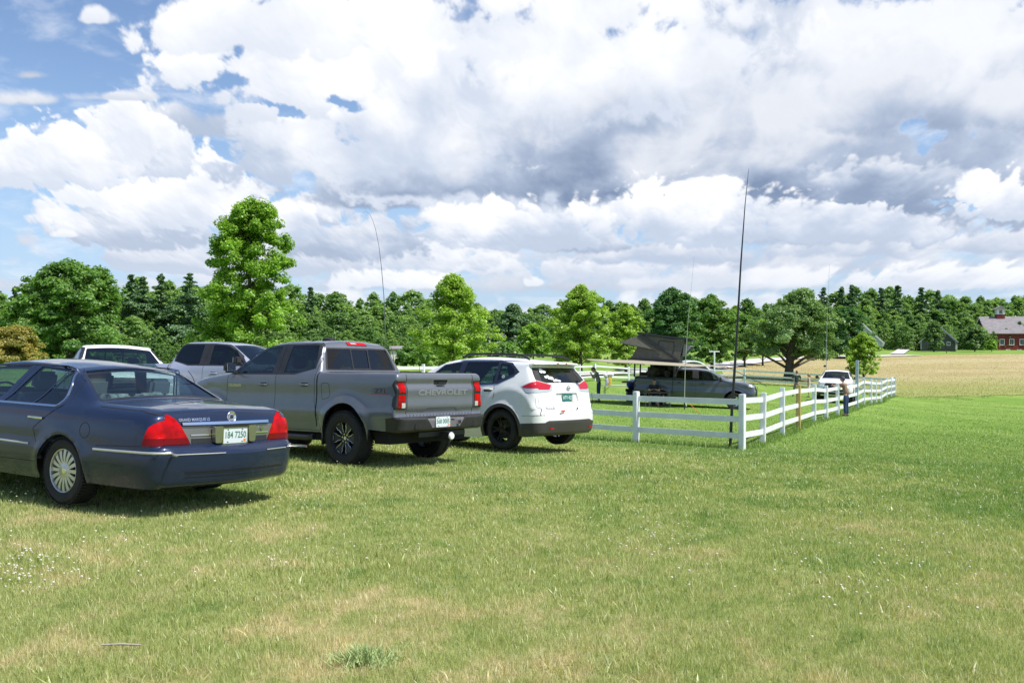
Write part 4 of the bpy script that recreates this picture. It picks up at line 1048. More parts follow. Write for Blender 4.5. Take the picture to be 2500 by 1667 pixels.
# ------------------------------------------------ white SUV
def suv():
    root = empty('suv'); tag(root, 'white SUV with black roof rails and white stickers on its rear window', 'suv', 'vehicles parked on the grass')
    yr, yf, L = .91, 3.61, 4.52
    K = [(.20, .235, 0, .06, -.06, 0), (.10, .27, .03, .14, -.08, 0), (.055, .46, .01, .16, -.10, 0), (.05, .62, .03, .16, -.10, 0), (.10, .73, .03, .14, -.085, 0),
         (.135, .80, .02, .12, -.07, 0), (.155, 1.0, .02, .11, -.06, 0), (.185, 1.15, .02, .08, -.06, 0), (.41, 1.455, .01, .05, -.07, 0), (.40, 1.485, .005, .04, -.08, 0), (.30, 1.505, .008, .03, -.12, 0), (.30, 1.535, .01, .05, -.12, .01),
         (.9, 1.605, .3, .10, 0, .03), (1.9, 1.675, .5, .11, 0, .04), (2.45, 1.66, .3, .10, .02, .045), (2.92, 1.50, .14, .07, .06, .04), (3.78, 1.07, .05, .08, .14, .02),
         (4.30, .95, .1, .14, .06, .02), (4.46, .75, .06, .16, .08, 0), (4.46, .35, .05, .14, .08, 0), (4.3, .22, 0, .08, .04, 0)]
    bot = [(4.3, .22), (4.14, .22)]+arc(yf, .345, .415, -14, 194, 18)+[(3.1, .20), (1.42, .20)]+arc(yr, .345, .415, -14, 194, 18)+[(.40, .22), (.20, .235)]
    pl = curve1([0, .1, .4, 1.0, 2.2, 3.6, 4.2, 4.46], [.82, .85, .895, .915, .915, .905, .85, .76])
    se = curve1([.15, .25, .4, .6, .8, .95, 1.05, 1.15, 1.22, 1.5, 1.7], [-.07, -.04, -.005, .004, -.004, -.014, -.03, -.055, -.085, -.215, -.29])
    def Wf(y, z):
        w = pl(y)+se(z)
        for yc in (yr, yf): w = w+.022*np.exp(-((np.hypot(y-yc, z-.345)-.45)/.06)**2)*(np.asarray(z) > .2)
        return w+.018*np.exp(-((np.hypot((y-.75)/1.1, z-.55)-.52)/.05)**2)*(np.asarray(z) > .7)*(np.asarray(y) < 1.6)
    b = Body(K, bot, Wf)
    gd = glass('suv_privacy_glass', (.16, .27, .24)); outer = [(3.28, 1.155), (2.80, 1.40), (2.55, 1.575), (2.04, 1.632), (1.1, 1.60), (.80, 1.548), (.58, 1.375), (.68, 1.30), (1.02, 1.172), (1.6, 1.150)]
    ring = lambda yc: arc(yc, .345, .475, -22, 202, 24)+[(yc-.46, .1), (yc+.46, .1)]
    regs = [dict(name='lower_cladding', mat=mat('dark_cladding', (.055, .052, .050), .55), off=.006, split=False, side=[(-.3, .0), (.50, .0), (.46, .46), (-.3, .475)], rear=[(-1.2, .2), (1.2, .2), (1.2, .47), (.70, .47), (.60, .50), (-.60, .50), (-.70, .47), (-1.2, .47)], k=(0, 3), mir=False),
            dict(name='wheel_arch_cladding', mat=MATS['dark_cladding'], off=.010, side=ring(yr)), dict(name='wheel_arch_cladding', mat=MATS['dark_cladding'], off=.010, side=ring(yf)),
            dict(name='window_surround', mat=mat('navy_trim', (.030, .035, .060), .25, .2), off=-.001, side=outer),
            dict(name='rear_side_window', mat=gd, off=-.006, side=rounded([(2.02, 1.178), (1.93, 1.605), (1.14, 1.575), (1.12, 1.195)], .02), see=True),
            dict(name='front_side_window', mat=G_MID, off=-.006, side=rounded([(3.10, 1.185), (2.75, 1.395), (2.50, 1.555), (2.08, 1.602), (2.16, 1.178)], .02), see=True),
            dict(name='quarter_glass', mat=gd, off=-.006, side=rounded([(1.06, 1.225), (1.07, 1.555), (.84, 1.52), (.665, 1.385), (.72, 1.335)], .02), see=True),
            dict(name='rear_glass_surround', mat=M_BLACK, off=-.001, rear=rounded([(-.76, 1.235), (-.64, 1.168), (.64, 1.168), (.76, 1.235), (.62, 1.45), (-.62, 1.45)], .02), k=(7, 8), mir=False),
            dict(name='rear_window', mat=glass('suv_rear_glass', (.10, .12, .14)), off=-.004, rear=rounded([(-.585, 1.185), (.585, 1.185), (.50, 1.44), (-.50, 1.44)], .03), k=(7, 8), mir=False, see=True),
            dict(name='windscreen', mat=G_CLEAR, off=-.006, rear=rounded([(-.70, 1.09), (.70, 1.09), (.58, 1.47), (-.58, 1.47)], .03), k=(15, 16), mir=False, see=True),
            dict(name='tail_light', mat=M_CLEAR, off=.003, side=[(.47, 1.115), (.15, 1.235), (-.2, 1.24), (-.2, .985), (.34, .995)], rear=[(.96, 1.245), (.76, 1.235), (.36, 1.135), (.40, 1.02), (.55, 1.0), (.96, .985)], k=(5, 8)),
            dict(name='red_lens', mat=mat('pink_red_lens', (.50, .015, .030), .2, coat=.5, spec=.2), off=.007, side=[(.43, 1.115), (.15, 1.222), (-.2, 1.225), (-.2, 1.055), (.40, 1.085)], rear=[(.96, 1.225), (.76, 1.215), (.40, 1.13), (.46, 1.05), (.96, 1.055)], k=(5, 8)),
            dict(name='reversing_lens', mat=M_CLEAR, off=.007, side=[(.38, 1.07), (-.2, 1.045), (-.2, 1.0), (.33, 1.008)], rear=[(.96, 1.043), (.50, 1.040), (.46, 1.022), (.56, 1.012), (.96, 1.0)], k=(5, 8)),
            dict(name='plate_recess', mat=P_WHITE, off=-.03, rear=rounded([(-.36, .825), (.36, .825), (.32, .985), (-.30, .985)], .02), k=(5, 6), mir=False),
            dict(name='headlight', mat=M_CLEAR, off=.003, side=[(4.0, .84), (4.6, .72), (4.6, .86), (4.1, .92)], rear=[(.45, .76), (.9, .76), (.9, .88), (.45, .86)], k=(17, 18)),
            dict(name='grille', mat=M_BLACK, off=-.004, rear=[(-.36, .5), (.36, .5), (.42, .76), (-.42, .76)], k=(17, 19), mir=False)]
    b.make(root, P_WHITE, regs, M_DARK)
    seams(b, root, [[(1.10, 1.165), (1.06, .98), (1.14, .82)], [(2.10, .35), (2.12, 1.16)], [(3.20, .35), (3.22, 1.14)], [(.42, .595), (.05, .60)], [(.08, .60), (.12, .98)]])
    mb = MB(); b.ribbon_r(mb, [(-.70, 1.0), (-.62, .70), (.62, .70), (.70, 1.0)], .005, 3, 6, .001); mb.build('hatch_gap', mat('soft_gap', (.12, .12, .12), .8), root)
    mb = MB(); b.ribbon(mb, [(3.2, 1.150), (1.6, 1.144), (1.02, 1.165), (.66, 1.30)], .010, .004); mb.build('window_chrome', M_CHROME, root)
    for g in (-1, 1):
        r_ = MB(); r_.tube([(g*.60, .46, 1.60), (g*.60, .62, 1.675), (g*.60, .75, 1.695), (g*.60, 1.3, 1.735), (g*.60, 1.95, 1.755), (g*.60, 2.12, 1.70)], [.018, .022, .022, .022, .022, .018], 8); r_.build('roof_rail', M_BLACK, root, smooth=True)
        for y in (1.34, 2.34):
            q = b.side([(y, 1.07)], g)[0]; MB().box((q[0]+g*.001, y-.10, 1.068), (.014, .19, .07)).build('handle_recess', M_WELL, root, bevel=.006)
            MB().tube([(q[0]-g*.004, y, 1.085), (q[0]+g*.032, y-.03, 1.088), (q[0]+g*.032, y-.19, 1.082), (q[0]-g*.004, y-.22, 1.075)], [.012, .017, .017, .012], 8).build('door_handle', P_WHITE, root, smooth=True)
        MB().box((g*.97, 3.05, 1.20), (.20, .12, .14)).build('wing_mirror', P_WHITE, root, bevel=.04)
    MB().box((0, .190, 1.522), (.30, .012, .020)).build('high_brake_light', M_RED, root)
    w_ = MB(); w_.bar((.46, .135, 1.20), (.12, .128, 1.215), .018, .012); w_.box((.40, .125, 1.195), (.09, .04, .04)); w_.build('rear_wiper', M_BLACK, root)
    w_ = MB(); w_.lathe([(.030, .002), (.042, .006), (.046, 0)], tailM(.05, .088, 1.075, R(-5)), 28); w_.box((.05, .082, 1.075), (.10, .006, .018)); w_.build('badge', mat('smoky_chrome', (.35, .35, .37), .2, .9), root)
    mb = MB(); b.text_r(mb, 'ROGUE', -.52, .70+.02, .055, 3, 5, .003, 1.1, .001); mb.build('model_lettering', M_CHROME, root)
    gr = mat('plate_dark_green', (.03, .16, .14), .45); pp = plate(root, tailM(.02, .098, .895), 'HTV 423', gr, mat('pale_green_ink', (.55, .75, .68), .5), name='green_number_plate')
    MB().box((.02, .075, .812), (.31, .01, .03)).build('plate_strip', gr, root)
    mb = MB(); mb.box((-.30, -.046, .665), (.12, .006, .036)); mb.build('red_sticker', mat('red_sticker', (.62, .10, .05), .5), root)
    MB().lathe([(0, .0), (.02, 0), (.02, .01), (0, .012)], tailM(.14, -.03, .70), 10).build('hatch_button', M_BLACK, root)
    for x in (-.58, .58): MB().box((x, .0, .36), (.11, .02, .024)).build('reflector', M_RED, root, bevel=.004)
    # white stickers on the glass: round petals, nothing that is a known figure
    st = mat('white_sticker', (.85, .85, .85), .6)
    def rear_pt(x, z, off=.004):
        t = b.tz(np.array([z]), 7, 8); y, zz, r = [np.interp(t, b.t, a) for a in (b.P[:, 0], b.P[:, 1], b.R)]
        return b.strip(t, np.array([x])/(b.W(y, zz)-r), off)[0]
    def sticker(parts):
        mb = MB()
        for x, z, r1, r2 in parts:
            P = [rear_pt(x+r1*math.cos(a), z+r2*math.sin(a), .003+.0006*parts.index((x, z, r1, r2))) for a in np.linspace(0, 2*math.pi, 14)[:-1]]; mb.add(P, [tuple(range(13))])
        return mb.build('window_sticker', st, root)
    sticker([(-.44, 1.405, .045, .030), (-.40, 1.375, .050, .028), (-.47, 1.37, .03, .022)])
    sticker([(-.42, 1.275, .035, .022), (-.36, 1.29, .03, .02), (-.30, 1.255, .055, .030), (-.36, 1.25, .03, .018)])
    sticker([(-.20, 1.215, .06, .022), (-.13, 1.205, .05, .018), (-.26, 1.205, .03, .016)])
    q = b.side([(.93, 1.30)], -1)[0]; MB().lathe([(0, 0), (.035, 0), (.035, .003), (0, .003)], Matrix.Translation((q[0]-.004, .93, 1.30)) @ Matrix.Rotation(R(-90), 4, 'Y'), 14).build('round_sticker', st, root)
    for y in (yr, yf):
        for g in (-1, 1): wheel(root, (g*.80, y, .352), .352, .23, .235, 'five', g, mat('black_alloy', (.020, .021, .024), .28, .5))
    underbody(root, L, .84, (yr, yf), .415, 1.0, z0=.22)
    dk = mat('dark_cloth', (.05, .05, .055), .85); seat_row(root, 1.55, .52, (0,), dk, .38, True); seat_row(root, 2.45, .52, (-.36, .36), dk, .46)
    MB().box((0, 3.4, 1.0), (1.45, .5, .16)).build('dashboard', M_DARK, root, bevel=.04); steering(root, -.36, 3.02, 1.05)
    MB().box((.0, 2.72, 1.42), (.22, .02, .07)).build('rear_view_mirror', M_DARK, root, bevel=.01)
    pose(root, [1.087, 16.316, -1.794, .860, .026, -.045])
suv()

# ------------------------------------------------ pickups further off
def ground_pose(x, y, heading, L=5.4):
    """stand a vehicle on the slope; (x, y) is its tail, heading in radians"""
    f = Vector((-math.sin(heading), math.cos(heading))); r = Vector((math.cos(heading), math.sin(heading)))
    z0, z1 = h1(x+f.x*.9, y+f.y*.9), h1(x+f.x*4.4, y+f.y*4.4); c = (x+f.x*2.6, y+f.y*2.6)
    zl, zr = h1(c[0]-r.x*.8, c[1]-r.y*.8), h1(c[0]+r.x*.8, c[1]+r.y*.8)
    pt = math.atan2(z1-z0, 3.5); rl = -math.atan2(zr-zl, 1.6)
    return [x, y, z0-.9*math.tan(pt)-EYE-.01, heading, rl, pt]
pickup('pickup_truck', 'silver crew cab pickup facing right, half hidden behind the dark grey pickup', P_SILVER, ground_pose(-9.5, 22.9, R(-116)), sc=(1.07, 1.09, 1.10), wheel_style='six', chrome=True)
pickup('pickup_truck', 'white single cab pickup at far left, only its roof and windscreen visible over the sedan', P_WHITE2, ground_pose(-11.35, 24.3, R(-146)), sc=(1.14, 1.0, 1.03), cab=2.75, windows='single', wheel_style='six', chrome=True, fr_tint=G_CLEAR, rr_tint=G_CLEAR)
far_truck, _ = pickup('pickup_truck', 'grey crew cab pickup in the corral carrying a camper box, roof tent and awning', P_FARGREY, ground_pose(6.15, 45.3, R(-107)), sc=(1.08, 1.10, .995), wheel_style='six', cover=False)
pickup('pickup_truck', 'small white pickup facing the camera at the right end of the corral', P_WHITE2, ground_pose(21.4, 59.0, R(157)), sc=(1.08, .97, 1.06), wheel_style='six', glass_s=G_DARK, windows='crew')

def split_islands(names):
    """a trim drawn in several strips becomes one part per strip"""
    for o in ALL():
        if o.type != 'MESH' or o.name.split('.')[0] not in names: continue
        me = o.data; par = list(range(len(me.vertices)))
        def find(a):
            while par[a] != a: par[a] = par[par[a]]; a = par[a]
            return a
        for e in me.edges:
            a, b = find(e.vertices[0]), find(e.vertices[1])
            if a != b: par[a] = b
        gr = {}
        for f in me.polygons: gr.setdefault(find(f.vertices[0]), []).append(f)
        if len(gr) < 2: continue
        base = o.name.split('.')[0]; base = {'wheel_nuts': 'wheel_nut', 'plate_bolts': 'plate_bolt', 'panel_gaps': 'panel_gap', 'tail_panel_ribs': 'tail_panel_rib', 'bumper_ribs': 'bumper_rib', 'tailgate_seams': 'tailgate_seam', 'bumper_creases': 'bumper_crease'}.get(base, base)
        for fs in gr.values():
            ix = {}; V = []; F = []
            for f in fs:
                for v in f.vertices:
                    if v not in ix: ix[v] = len(V); V.append(tuple(me.vertices[v].co))
                F.append([ix[v] for v in f.vertices])
            nm = bpy.data.meshes.new(base); nm.from_pydata(V, [], F); nm.polygons.foreach_set('use_smooth', [f.use_smooth for f in fs]); q = link(base, nm, me.materials[0], o.parent); q.location = o.location; q.rotation_euler = o.rotation_euler
        bpy.data.objects.remove(o)
split_islands({'side_moulding', 'tail_panel_ribs', 'tail_panel_shadow_strip', 'panel_gaps', 'tailgate_seams', 'bumper_ribs', 'bumper_creases', 'cab_bed_gap', 'wheel_nuts', 'plate_bolts'})

# ---------------------------------------------------------------- corral fence
M_FENCE = mat('white_board', (.76, .78, .79), .55, var=.07, vscale=3.0); M_PINE = mat('raw_pine', (.48, .36, .12), .7, var=.2)
def gpt(px, py):
    return hit(px, py)
def fence(label, posts, special=None, first=True):
    """posts: (x, y, height)"""
    cx, cy = posts[0][0], posts[0][1]; o = empty('corral_fence', (cx, cy, h1(cx, cy))); tag(o, label, 'fence', 'white rail fences of the corral')
    rel = lambda v: Vector(v)-o.location; pr = []
    for i, (x, y, hh) in enumerate(posts):
        z = h1(x, y)
        if i == 0 and not first: pr.append((x, y, z, hh)); continue
        a = posts[max(i-1, 0)]; b = posts[min(i+1, len(posts)-1)]; rz = math.atan2(b[1]-a[1], b[0]-a[0])
        sp = (special or {}).get(i); w = .145 if not sp else sp.get('w', .145)
        mb = MB(); mb.box(rel((x, y, z+hh/2-.15)), (w, w, hh+.3), rz=rz+R(rng.normal(0, 2)), M=Matrix.Rotation(rz, 3, 'Z') @ Matrix.Rotation(R(rng.normal(0, .5)), 3, 'X') @ Matrix.Rotation(R(rng.normal(0, .5)), 3, 'Y'))
        p = mb.build('post', M_FENCE if not sp else sp['mat'], o, bevel=.012)
        if sp: p['label'] = sp['label']
        pr.append((x, y, z, sp['rail'] if sp and 'rail' in sp else hh))
    for i in range(len(pr)-1):
        a, b = pr[i], pr[i+1]; d = Vector((b[0]-a[0], b[1]-a[1], 0)).normalized()*.075
        for f0 in (.865, .555, .255):
            ha, hb = a[2]+a[3]*f0+rng.normal(0, .006), b[2]+b[3]*f0+rng.normal(0, .006)
            MB().bar(rel((a[0], a[1], ha))+d, rel((b[0], b[1], hb))-d, .035, .145).build('rail', M_FENCE, o)
    return o
def from_img(l):
    out = []
    for px, yb, yt in l:
        p = gpt(px, yb); out.append((p.x, p.y, max(1.25, min(1.62, (yb-yt)*p.y/2200))))
    return out
nr = from_img([(1812, 1098, 962), (1553, 1080, 955)])
B_ = nr[0]; A_ = nr[1]; dv = Vector((A_[0]-B_[0], A_[1]-B_[1], 0))
left_corner = (-8.2, 38.5)
near_posts = [nr[0], nr[1]]; n = 4
for k in range(1, n+1):
    t = k/n; near_posts.append((A_[0]+(left_corner[0]-A_[0])*t, A_[1]+(left_corner[1]-A_[1])*t, 1.48))
fence('shaded near run of white rail fence, ending at the corner by the black mast', near_posts)
rl = from_img([(1863, 1086, 958), (1910, 1064.6, 946), (1949, 1049.5, 940.5), (1987.5, 1032.5, 938), (2017, 1024.5, 941.4), (2044.6, 1016.4, 937), (2092, 998.6, 935), (2108.6, 991.4, 922.7), (2126, 988, 925.4), (2138, 986, 928), (2151, 984, 928), (2165, 974, 921.8), (2175, 971, 921), (2185, 968, 921)])
rl = [tuple(B_)]+rl; rl[7] = (rl[7][0], rl[7][1], 1.5)
sp = {3: dict(mat=M_PINE, label='unpainted yellow wooden fence post', rail=rl[3][2], w=.15), 7: dict(mat=mat('pale_blue_post', (.42, .50, .56), .6, var=.1), label='tall pale grey post standing far above the rails', rail=1.45, w=.16)}
rl[7] = (rl[7][0], rl[7][1], 2.62)
# the corner post belongs to the near run: start this run a hand's breadth further on
rl[0] = (B_[0]+.01, B_[1]+.02, 1.44)
fence('sunlit right-hand run of white fence with one yellow post and one tall post', rl, sp, False)
bk = from_img([(2185, 968, 921), (2060, 957, 914), (1941, 944, 906.6), (1818, 936, 900.5), (1720, 934, 898), (1628, 932, 896), (1535, 930.3, 895), (1453, 929.7, 887.5)])
bk[0] = (bk[0][0]-.2, bk[0][1]+.1, bk[0][2])
fence('far run of white fence crossing behind the awning and the grey pickup', bk)
c0 = bk[-1]; lf = [(c0[0]-.25, c0[1]-.2, 1.5)]; n = 9
for k in range(1, n+1):
    t = k/n; lf.append((c0[0]+(left_corner[0]-c0[0])*t, c0[1]+(left_corner[1]-c0[1])*t, 1.5))
lf[-1] = (left_corner[0]+.15, left_corner[1]+.35, 1.5)
fence('left run of white fence seen through the windows of the white SUV', lf, None, False)

# ---------------------------------------------------------------- masts
M_MAST = mat('black_fibreglass', (.015, .015, .016), .35)
def mast(name, label, base, pts, rad, mt, sides=8):
    o = MB().tube([Vector(p)-Vector(base) for p in pts], rad, sides).build(name, mt, None, smooth=True); o.location = base
    return tag(o, label, 'antenna')
def ipt(px, py, d): return Vector(((px-1250)/2200*d, d, EYE-(py-850)/2200*d))
b0 = gpt(1781.5, 1092); d0 = b0.y
mast('antenna_mast', 'tall black tapering mast leaning right in front of the fence corner', b0, [b0-Vector((0, 0, .2)), ipt(1787, 1000, d0), ipt(1797, 850, d0), ipt(1809, 640, d0), ipt(1819, 500, d0), ipt(1828, 412, d0)], [.042, .040, .034, .022, .012, .004], M_MAST)
d1 = 31.0; pts = [Vector(((943-1250)/2200*d1, d1, h1((943-1250)/2200*d1, d1)))]+[ipt(*q, d1) for q in ((942, 860), (940, 780), (937, 720), (931, 650), (925, 600), (917, 560), (910, 538), (903, 524), (894, 516), (884, 520))]
mast('whip_antenna', 'slender grey whip antenna bending over leftward behind the dark grey pickup', pts[0], pts, [.022, .018, .015, .012, .010, .008, .007, .006, .005, .004, .003], mat('grey_fibreglass', (.10, .11, .12), .4))
d2 = 41.8; m0 = Vector(((1671-1250)/2200*d2, d2, h1((1671-1250)/2200*d2, d2)))
gm = empty('guyed_mast', m0); tag(gm, 'pale thin mast on a black stake with orange guy line, before the grey pickup', 'antenna')
MB().tube([(0, 0, -.05), (0, 0, .45)], .028, 8).build('stake', M_MAST, gm)
MB().tube([Vector((0, 0, .45)), ipt(1673, 890, d2)-m0, ipt(1680, 780, d2)-m0, ipt(1688, 700, d2)-m0, ipt(1695, 625, d2)-m0], [.020, .016, .009, .006, .004], 8).build('pole', mat('pale_pole', (.40, .42, .34), .5), gm, smooth=True)
e_ = gpt(1706, 1007)-m0; MB().tube([(0, 0, .50), e_], .012, 5).build('guy_line', mat('orange_cord', (.80, .25, .04), .6), gm)
MB().tube([(.02, 0, .42), (.08, -.02, .15)], .025, 6).build('coiled_cord', mat('pale_cord', (.6, .62, .62), .6), gm)
d3 = 61.5; m0 = Vector(((2016-1250)/2200*d3, d3, h1((2016-1250)/2200*d3, d3)))
gm = empty('guyed_mast', m0); tag(gm, 'very thin grey mast with small yellow flags on its guy lines, behind the white pickup', 'antenna')
MB().tube([(0, 0, 0), ipt(2017, 906, d3)-m0, ipt(2019, 800, d3)-m0, ipt(2025, 645, d3)-m0], [.030, .022, .014, .006], 8).build('pole', mat('grey_pole', (.34, .37, .38), .4), gm, smooth=True)
MB().box(ipt(2013.5, 893.5, d3)-m0, (.16, .12, .14)).build('feed_box', M_BLACK, gm, bevel=.03)
yf_ = mat('yellow_flag', (.80, .72, .16), .6)
for a, b in (((1991, 898), (1999, 911)), ((2000.5, 900), (2013, 910)), ((2037, 903), (2040, 908)), ((2044, 907), (2047, 911)), ((2063.5, 906), (2069, 911.5))):
    MB().bar(ipt(*a, d3)-m0, ipt(*b, d3)-m0, .05, .02).build('guy_flag', yf_, gm)
for a in ((1985, 934), (2090, 934)):
    MB().tube([ipt(2018, 868, d3)-m0, ipt(*a, d3)-m0], .006, 4).build('guy_line', mat('thin_cord', (.5, .5, .4), .7), gm)
d4 = 43.0; b4 = Vector(((1024-1250)/2200*d4, d4, h1((1024-1250)/2200*d4, d4)))
mast('whip_antenna', 'short thin whip antenna just left of the white SUV', b4, [b4, ipt(1024, 905, d4), ipt(1024, 815, d4)], [.02, .012, .004], M_MAST)
b5 = hit(1744, 924); b5 = Vector(((1744-1250)/2200*78, 78, h1((1744-1250)/2200*78, 78)))
tp = empty('clothes_pole', b5); tag(tp, 'white T-shaped pole standing in front of the tree trunks behind the awning', 'pole')
ztop = EYE+(850-858)/2200*78-b5.z; MB().tube([(0, 0, 0), (0, 0, ztop)], .07, 8).build('upright', M_FENCE, tp); MB().bar((-.45, 0, ztop), (.45, 0, ztop), .08, .1).build('cross_arm', M_FENCE, tp)

# ---------------------------------------------------------------- camper box, roof tent and awning on the grey pickup
TS = Vector((1.08, 1.10, 1.05))
def on_truck(name, label, cat, dz=0.0):
    o = empty(name); o.location = far_truck.location+Vector((0, 0, dz)); o.rotation_euler = far_truck.rotation_euler; return tag(o, label, cat)
M_TENT = mat('olive_canvas', (.105, .102, .084), .9, var=.12); M_TAN = mat('tan_canvas', (.36, .325, .235), .9, var=.06)
cb = on_truck('camper_box', 'open-sided black camper box full of gear on the bed of the grey pickup', 'camper box')
x0, y0, y1, z0, z1 = .90, .10, 2.02, 1.37, 2.10
for yy in (y0, y1):
    for xx in (-x0, x0): MB().box((xx, yy, (z0+z1)/2), (.07, .07, z1-z0)).build('corner_post', M_BLACK, cb)
MB().box((0, (y0+y1)/2, z1), (2*x0+.1, y1-y0+.14, .06)).build('roof_panel', M_BLACK, cb, bevel=.01)
MB().box((0, (y0+y1)/2, z0), (2*x0+.06, y1-y0, .05)).build('floor', M_BLACK, cb)
MB().box((0, y1+.02, (z0+z1)/2), (2*x0, .05, z1-z0)).build('bulkhead', M_BLACK, cb)
MB().box((-x0, 1.30, (z0+z1)/2), (.04, 1.40, z1-z0)).build('left_wall', M_BLACK, cb)
MB().box((-x0, .35, z0+.10), (.04, .50, .20)).build('left_sill', M_BLACK, cb)
g_ = MB(); rn = np.random.default_rng(9)
gear = mat('dark_gear', (.05, .045, .045), .7, var=.8, vscale=5)
for k in range(12): MB().box((rn.uniform(-.6, .6), rn.uniform(.75, 1.9), z0+.08+rn.random()*.35), (.2+.2*rn.random(), .2+.2*rn.random(), .15+.25*rn.random()), rz=rn.random()).build('gear', gear, cb, bevel=.02)
MB().box((.0, -.12, z1+.02), (1.6, .55, .05)).build('raised_hatch', M_BLACK, cb, bevel=.01)
rt = on_truck('roof_tent', 'dark wedge roof tent opened on top of the camper box with an olive canvas flap', 'roof tent', -.17)
MB().box((0, .98, 2.36), (1.56, 2.50, .16)).build('tent_base', M_BLACK, rt, bevel=.02)
cx_ = .72
# side view points along the truck: rear y small (image left), height
def shell(name, P, mt, th=None):
    mb = MB(); n = len(P); V = [(cx_ if s else -cx_, p[0], p[1]) for s in (0, 1) for p in P]
    mb.add(V, [tuple(range(n)), tuple(range(n, 2*n))[::-1]]+[(i, (i+1) % n, (i+1) % n+n, i+n) for i in range(n)]); return mb.build(name, mt, rt)
shell('tent_body', [(-.15, 2.44), (.15, 3.0), (.28, 3.62), (2.45, 3.38), (2.22, 2.44)], M_TENT)
mb = MB(); mb.box((0, 1.48, 3.56), (1.62, 2.72, .12), M=Matrix.Rotation(R(-5.5), 3, 'X')); mb.build('top_shell', M_BLACK, rt, bevel=.03)
for g in (-1, 1):
    MB().bar((g*.80, .25, 3.62), (g*.80, 2.10, 2.44), .05, .11).build('strut', M_BLACK, rt)
    pts = [(g*.735, 1.10, 2.98), (g*.735, 1.25, 3.36), (g*.735, 1.95, 3.30), (g*.735, 1.95, 2.75)]
    MB().tube(pts, .012, 5, cap=True).build('window_piping', M_BLACK, rt)
    fl = MB(); a, b_, c_ = (g*.76, .22, 3.58), (g*.95, -.72, 3.20), (g*.76, 1.35, 2.85)
    fl.add([a, b_, c_, (g*.74, .28, 3.55), (g*.93, -.69, 3.16), (g*.74, 1.38, 2.81)], [(0, 1, 2), (5, 4, 3), (0, 3, 4, 1), (1, 4, 5, 2), (2, 5, 3, 0)]); fl.build('side_flap', M_TENT, rt)
fl = MB(); fl.add([(-.72, .24, 3.60), (.72, .24, 3.60), (.95, -.70, 3.20), (-.95, -.70, 3.20), (-.72, .24, 3.57), (.72, .24, 3.57), (.95, -.70, 3.17), (-.95, -.70, 3.17)], [(0, 1, 2, 3), (7, 6, 5, 4), (0, 4, 5, 1), (1, 5, 6, 2), (2, 6, 7, 3), (3, 7, 4, 0)]); fl.build('rear_flap', M_TENT, rt)
fl = MB(); P = [(.60, 2.40, 3.25), (-.60, 2.40, 3.25), (-.66, 2.82, 3.12), (.66, 2.82, 3.12)]; fl.add(P+[(.60, 2.36, 2.62), (-.60, 2.36, 2.62)], [(0, 1, 2, 3), (0, 3, 4), (1, 5, 2), (4, 5, 1, 0)]); fl.build('front_window_flap', mat('pale_canvas', (.26, .28, .26), .85), rt)
# awning: a fan of panels round the near side and the tail
aw = on_truck('awning', 'flat tan canvas awning spread from the camper box over the grass', 'awning', -.16)
ctr = (.95, .05, 2.34)
out = [(-1.0, -2.0, 2.30), (.15, -2.55, 2.30), (1.7, -2.15, 2.27), (2.9, -.9, 2.22), (3.15, .9, 2.20), (2.55, 3.0, 2.16), (1.05, 4.45, 2.22)]
for i in range(len(out)-1):
    a, b_ = Vector(out[i]), Vector(out[i+1]); c_ = Vector(ctr); m_ = (a+b_)/2; m_ = m_+(c_-m_)*.05; dz = Vector((0, 0, -.02))
    MB().add([c_, a, m_, b_, c_+dz, a+dz, m_+dz, b_+dz], [(0, 1, 2), (0, 2, 3), (6, 5, 4), (7, 6, 4), (1, 5, 6, 2), (2, 6, 7, 3), (0, 4, 5, 1), (3, 7, 4, 0)]).build('canvas_panel', M_TAN, aw)
    MB().bar(c_-Vector((0, 0, .05)), a-Vector((0, 0, .03)), .03, .04).build('awning_arm', M_BLACK, aw)
MB().bar(Vector(ctr)-Vector((0, 0, .05)), Vector(out[-1])-Vector((0, 0, .03)), .03, .04).build('awning_arm', M_BLACK, aw)
MB().tube([Vector(out[-1]), (1.1, 5.3, 1.85), (1.1, 6.4, 1.35)], .014, 5).build('guy_line', M_BLACK, aw)
# teardrop trailer behind
tt = Vector(((1690-1250)/2200*66, 66, 0)); tt.z = h1(tt.x, tt.y)
tr = empty('teardrop_trailer', tt); tag(tr, 'rounded grey trailer with a white rim showing beyond the roof tent', 'trailer')
P = [(-1.5, .5), (-1.5, 1.1), (-1.2, 1.75), (-.5, 2.15), (.3, 2.12), (.9, 1.75), (1.35, 1.1), (1.5, .5)]; P = rounded(P, .5)
MB().prism(P, -.9, .9, Matrix(((1, 0, 0, 0), (0, 0, 1, 0), (0, 1, 0, 0), (0, 0, 0, 1)))).build('trailer_body', mat('plum_grey', (.12, .10, .14), .3), tr)
for s in (-.92, .92): MB().tube([(x, s, z) for x, z in P], .06, 6).build('white_rim', M_FENCE, tr, smooth=True)
for s in (-.8, .8): wheel(tr, (0, s, .30), .30, .18, .2, 'six', 1 if s > 0 else -1).rotation_euler = (0, 0, R(90))

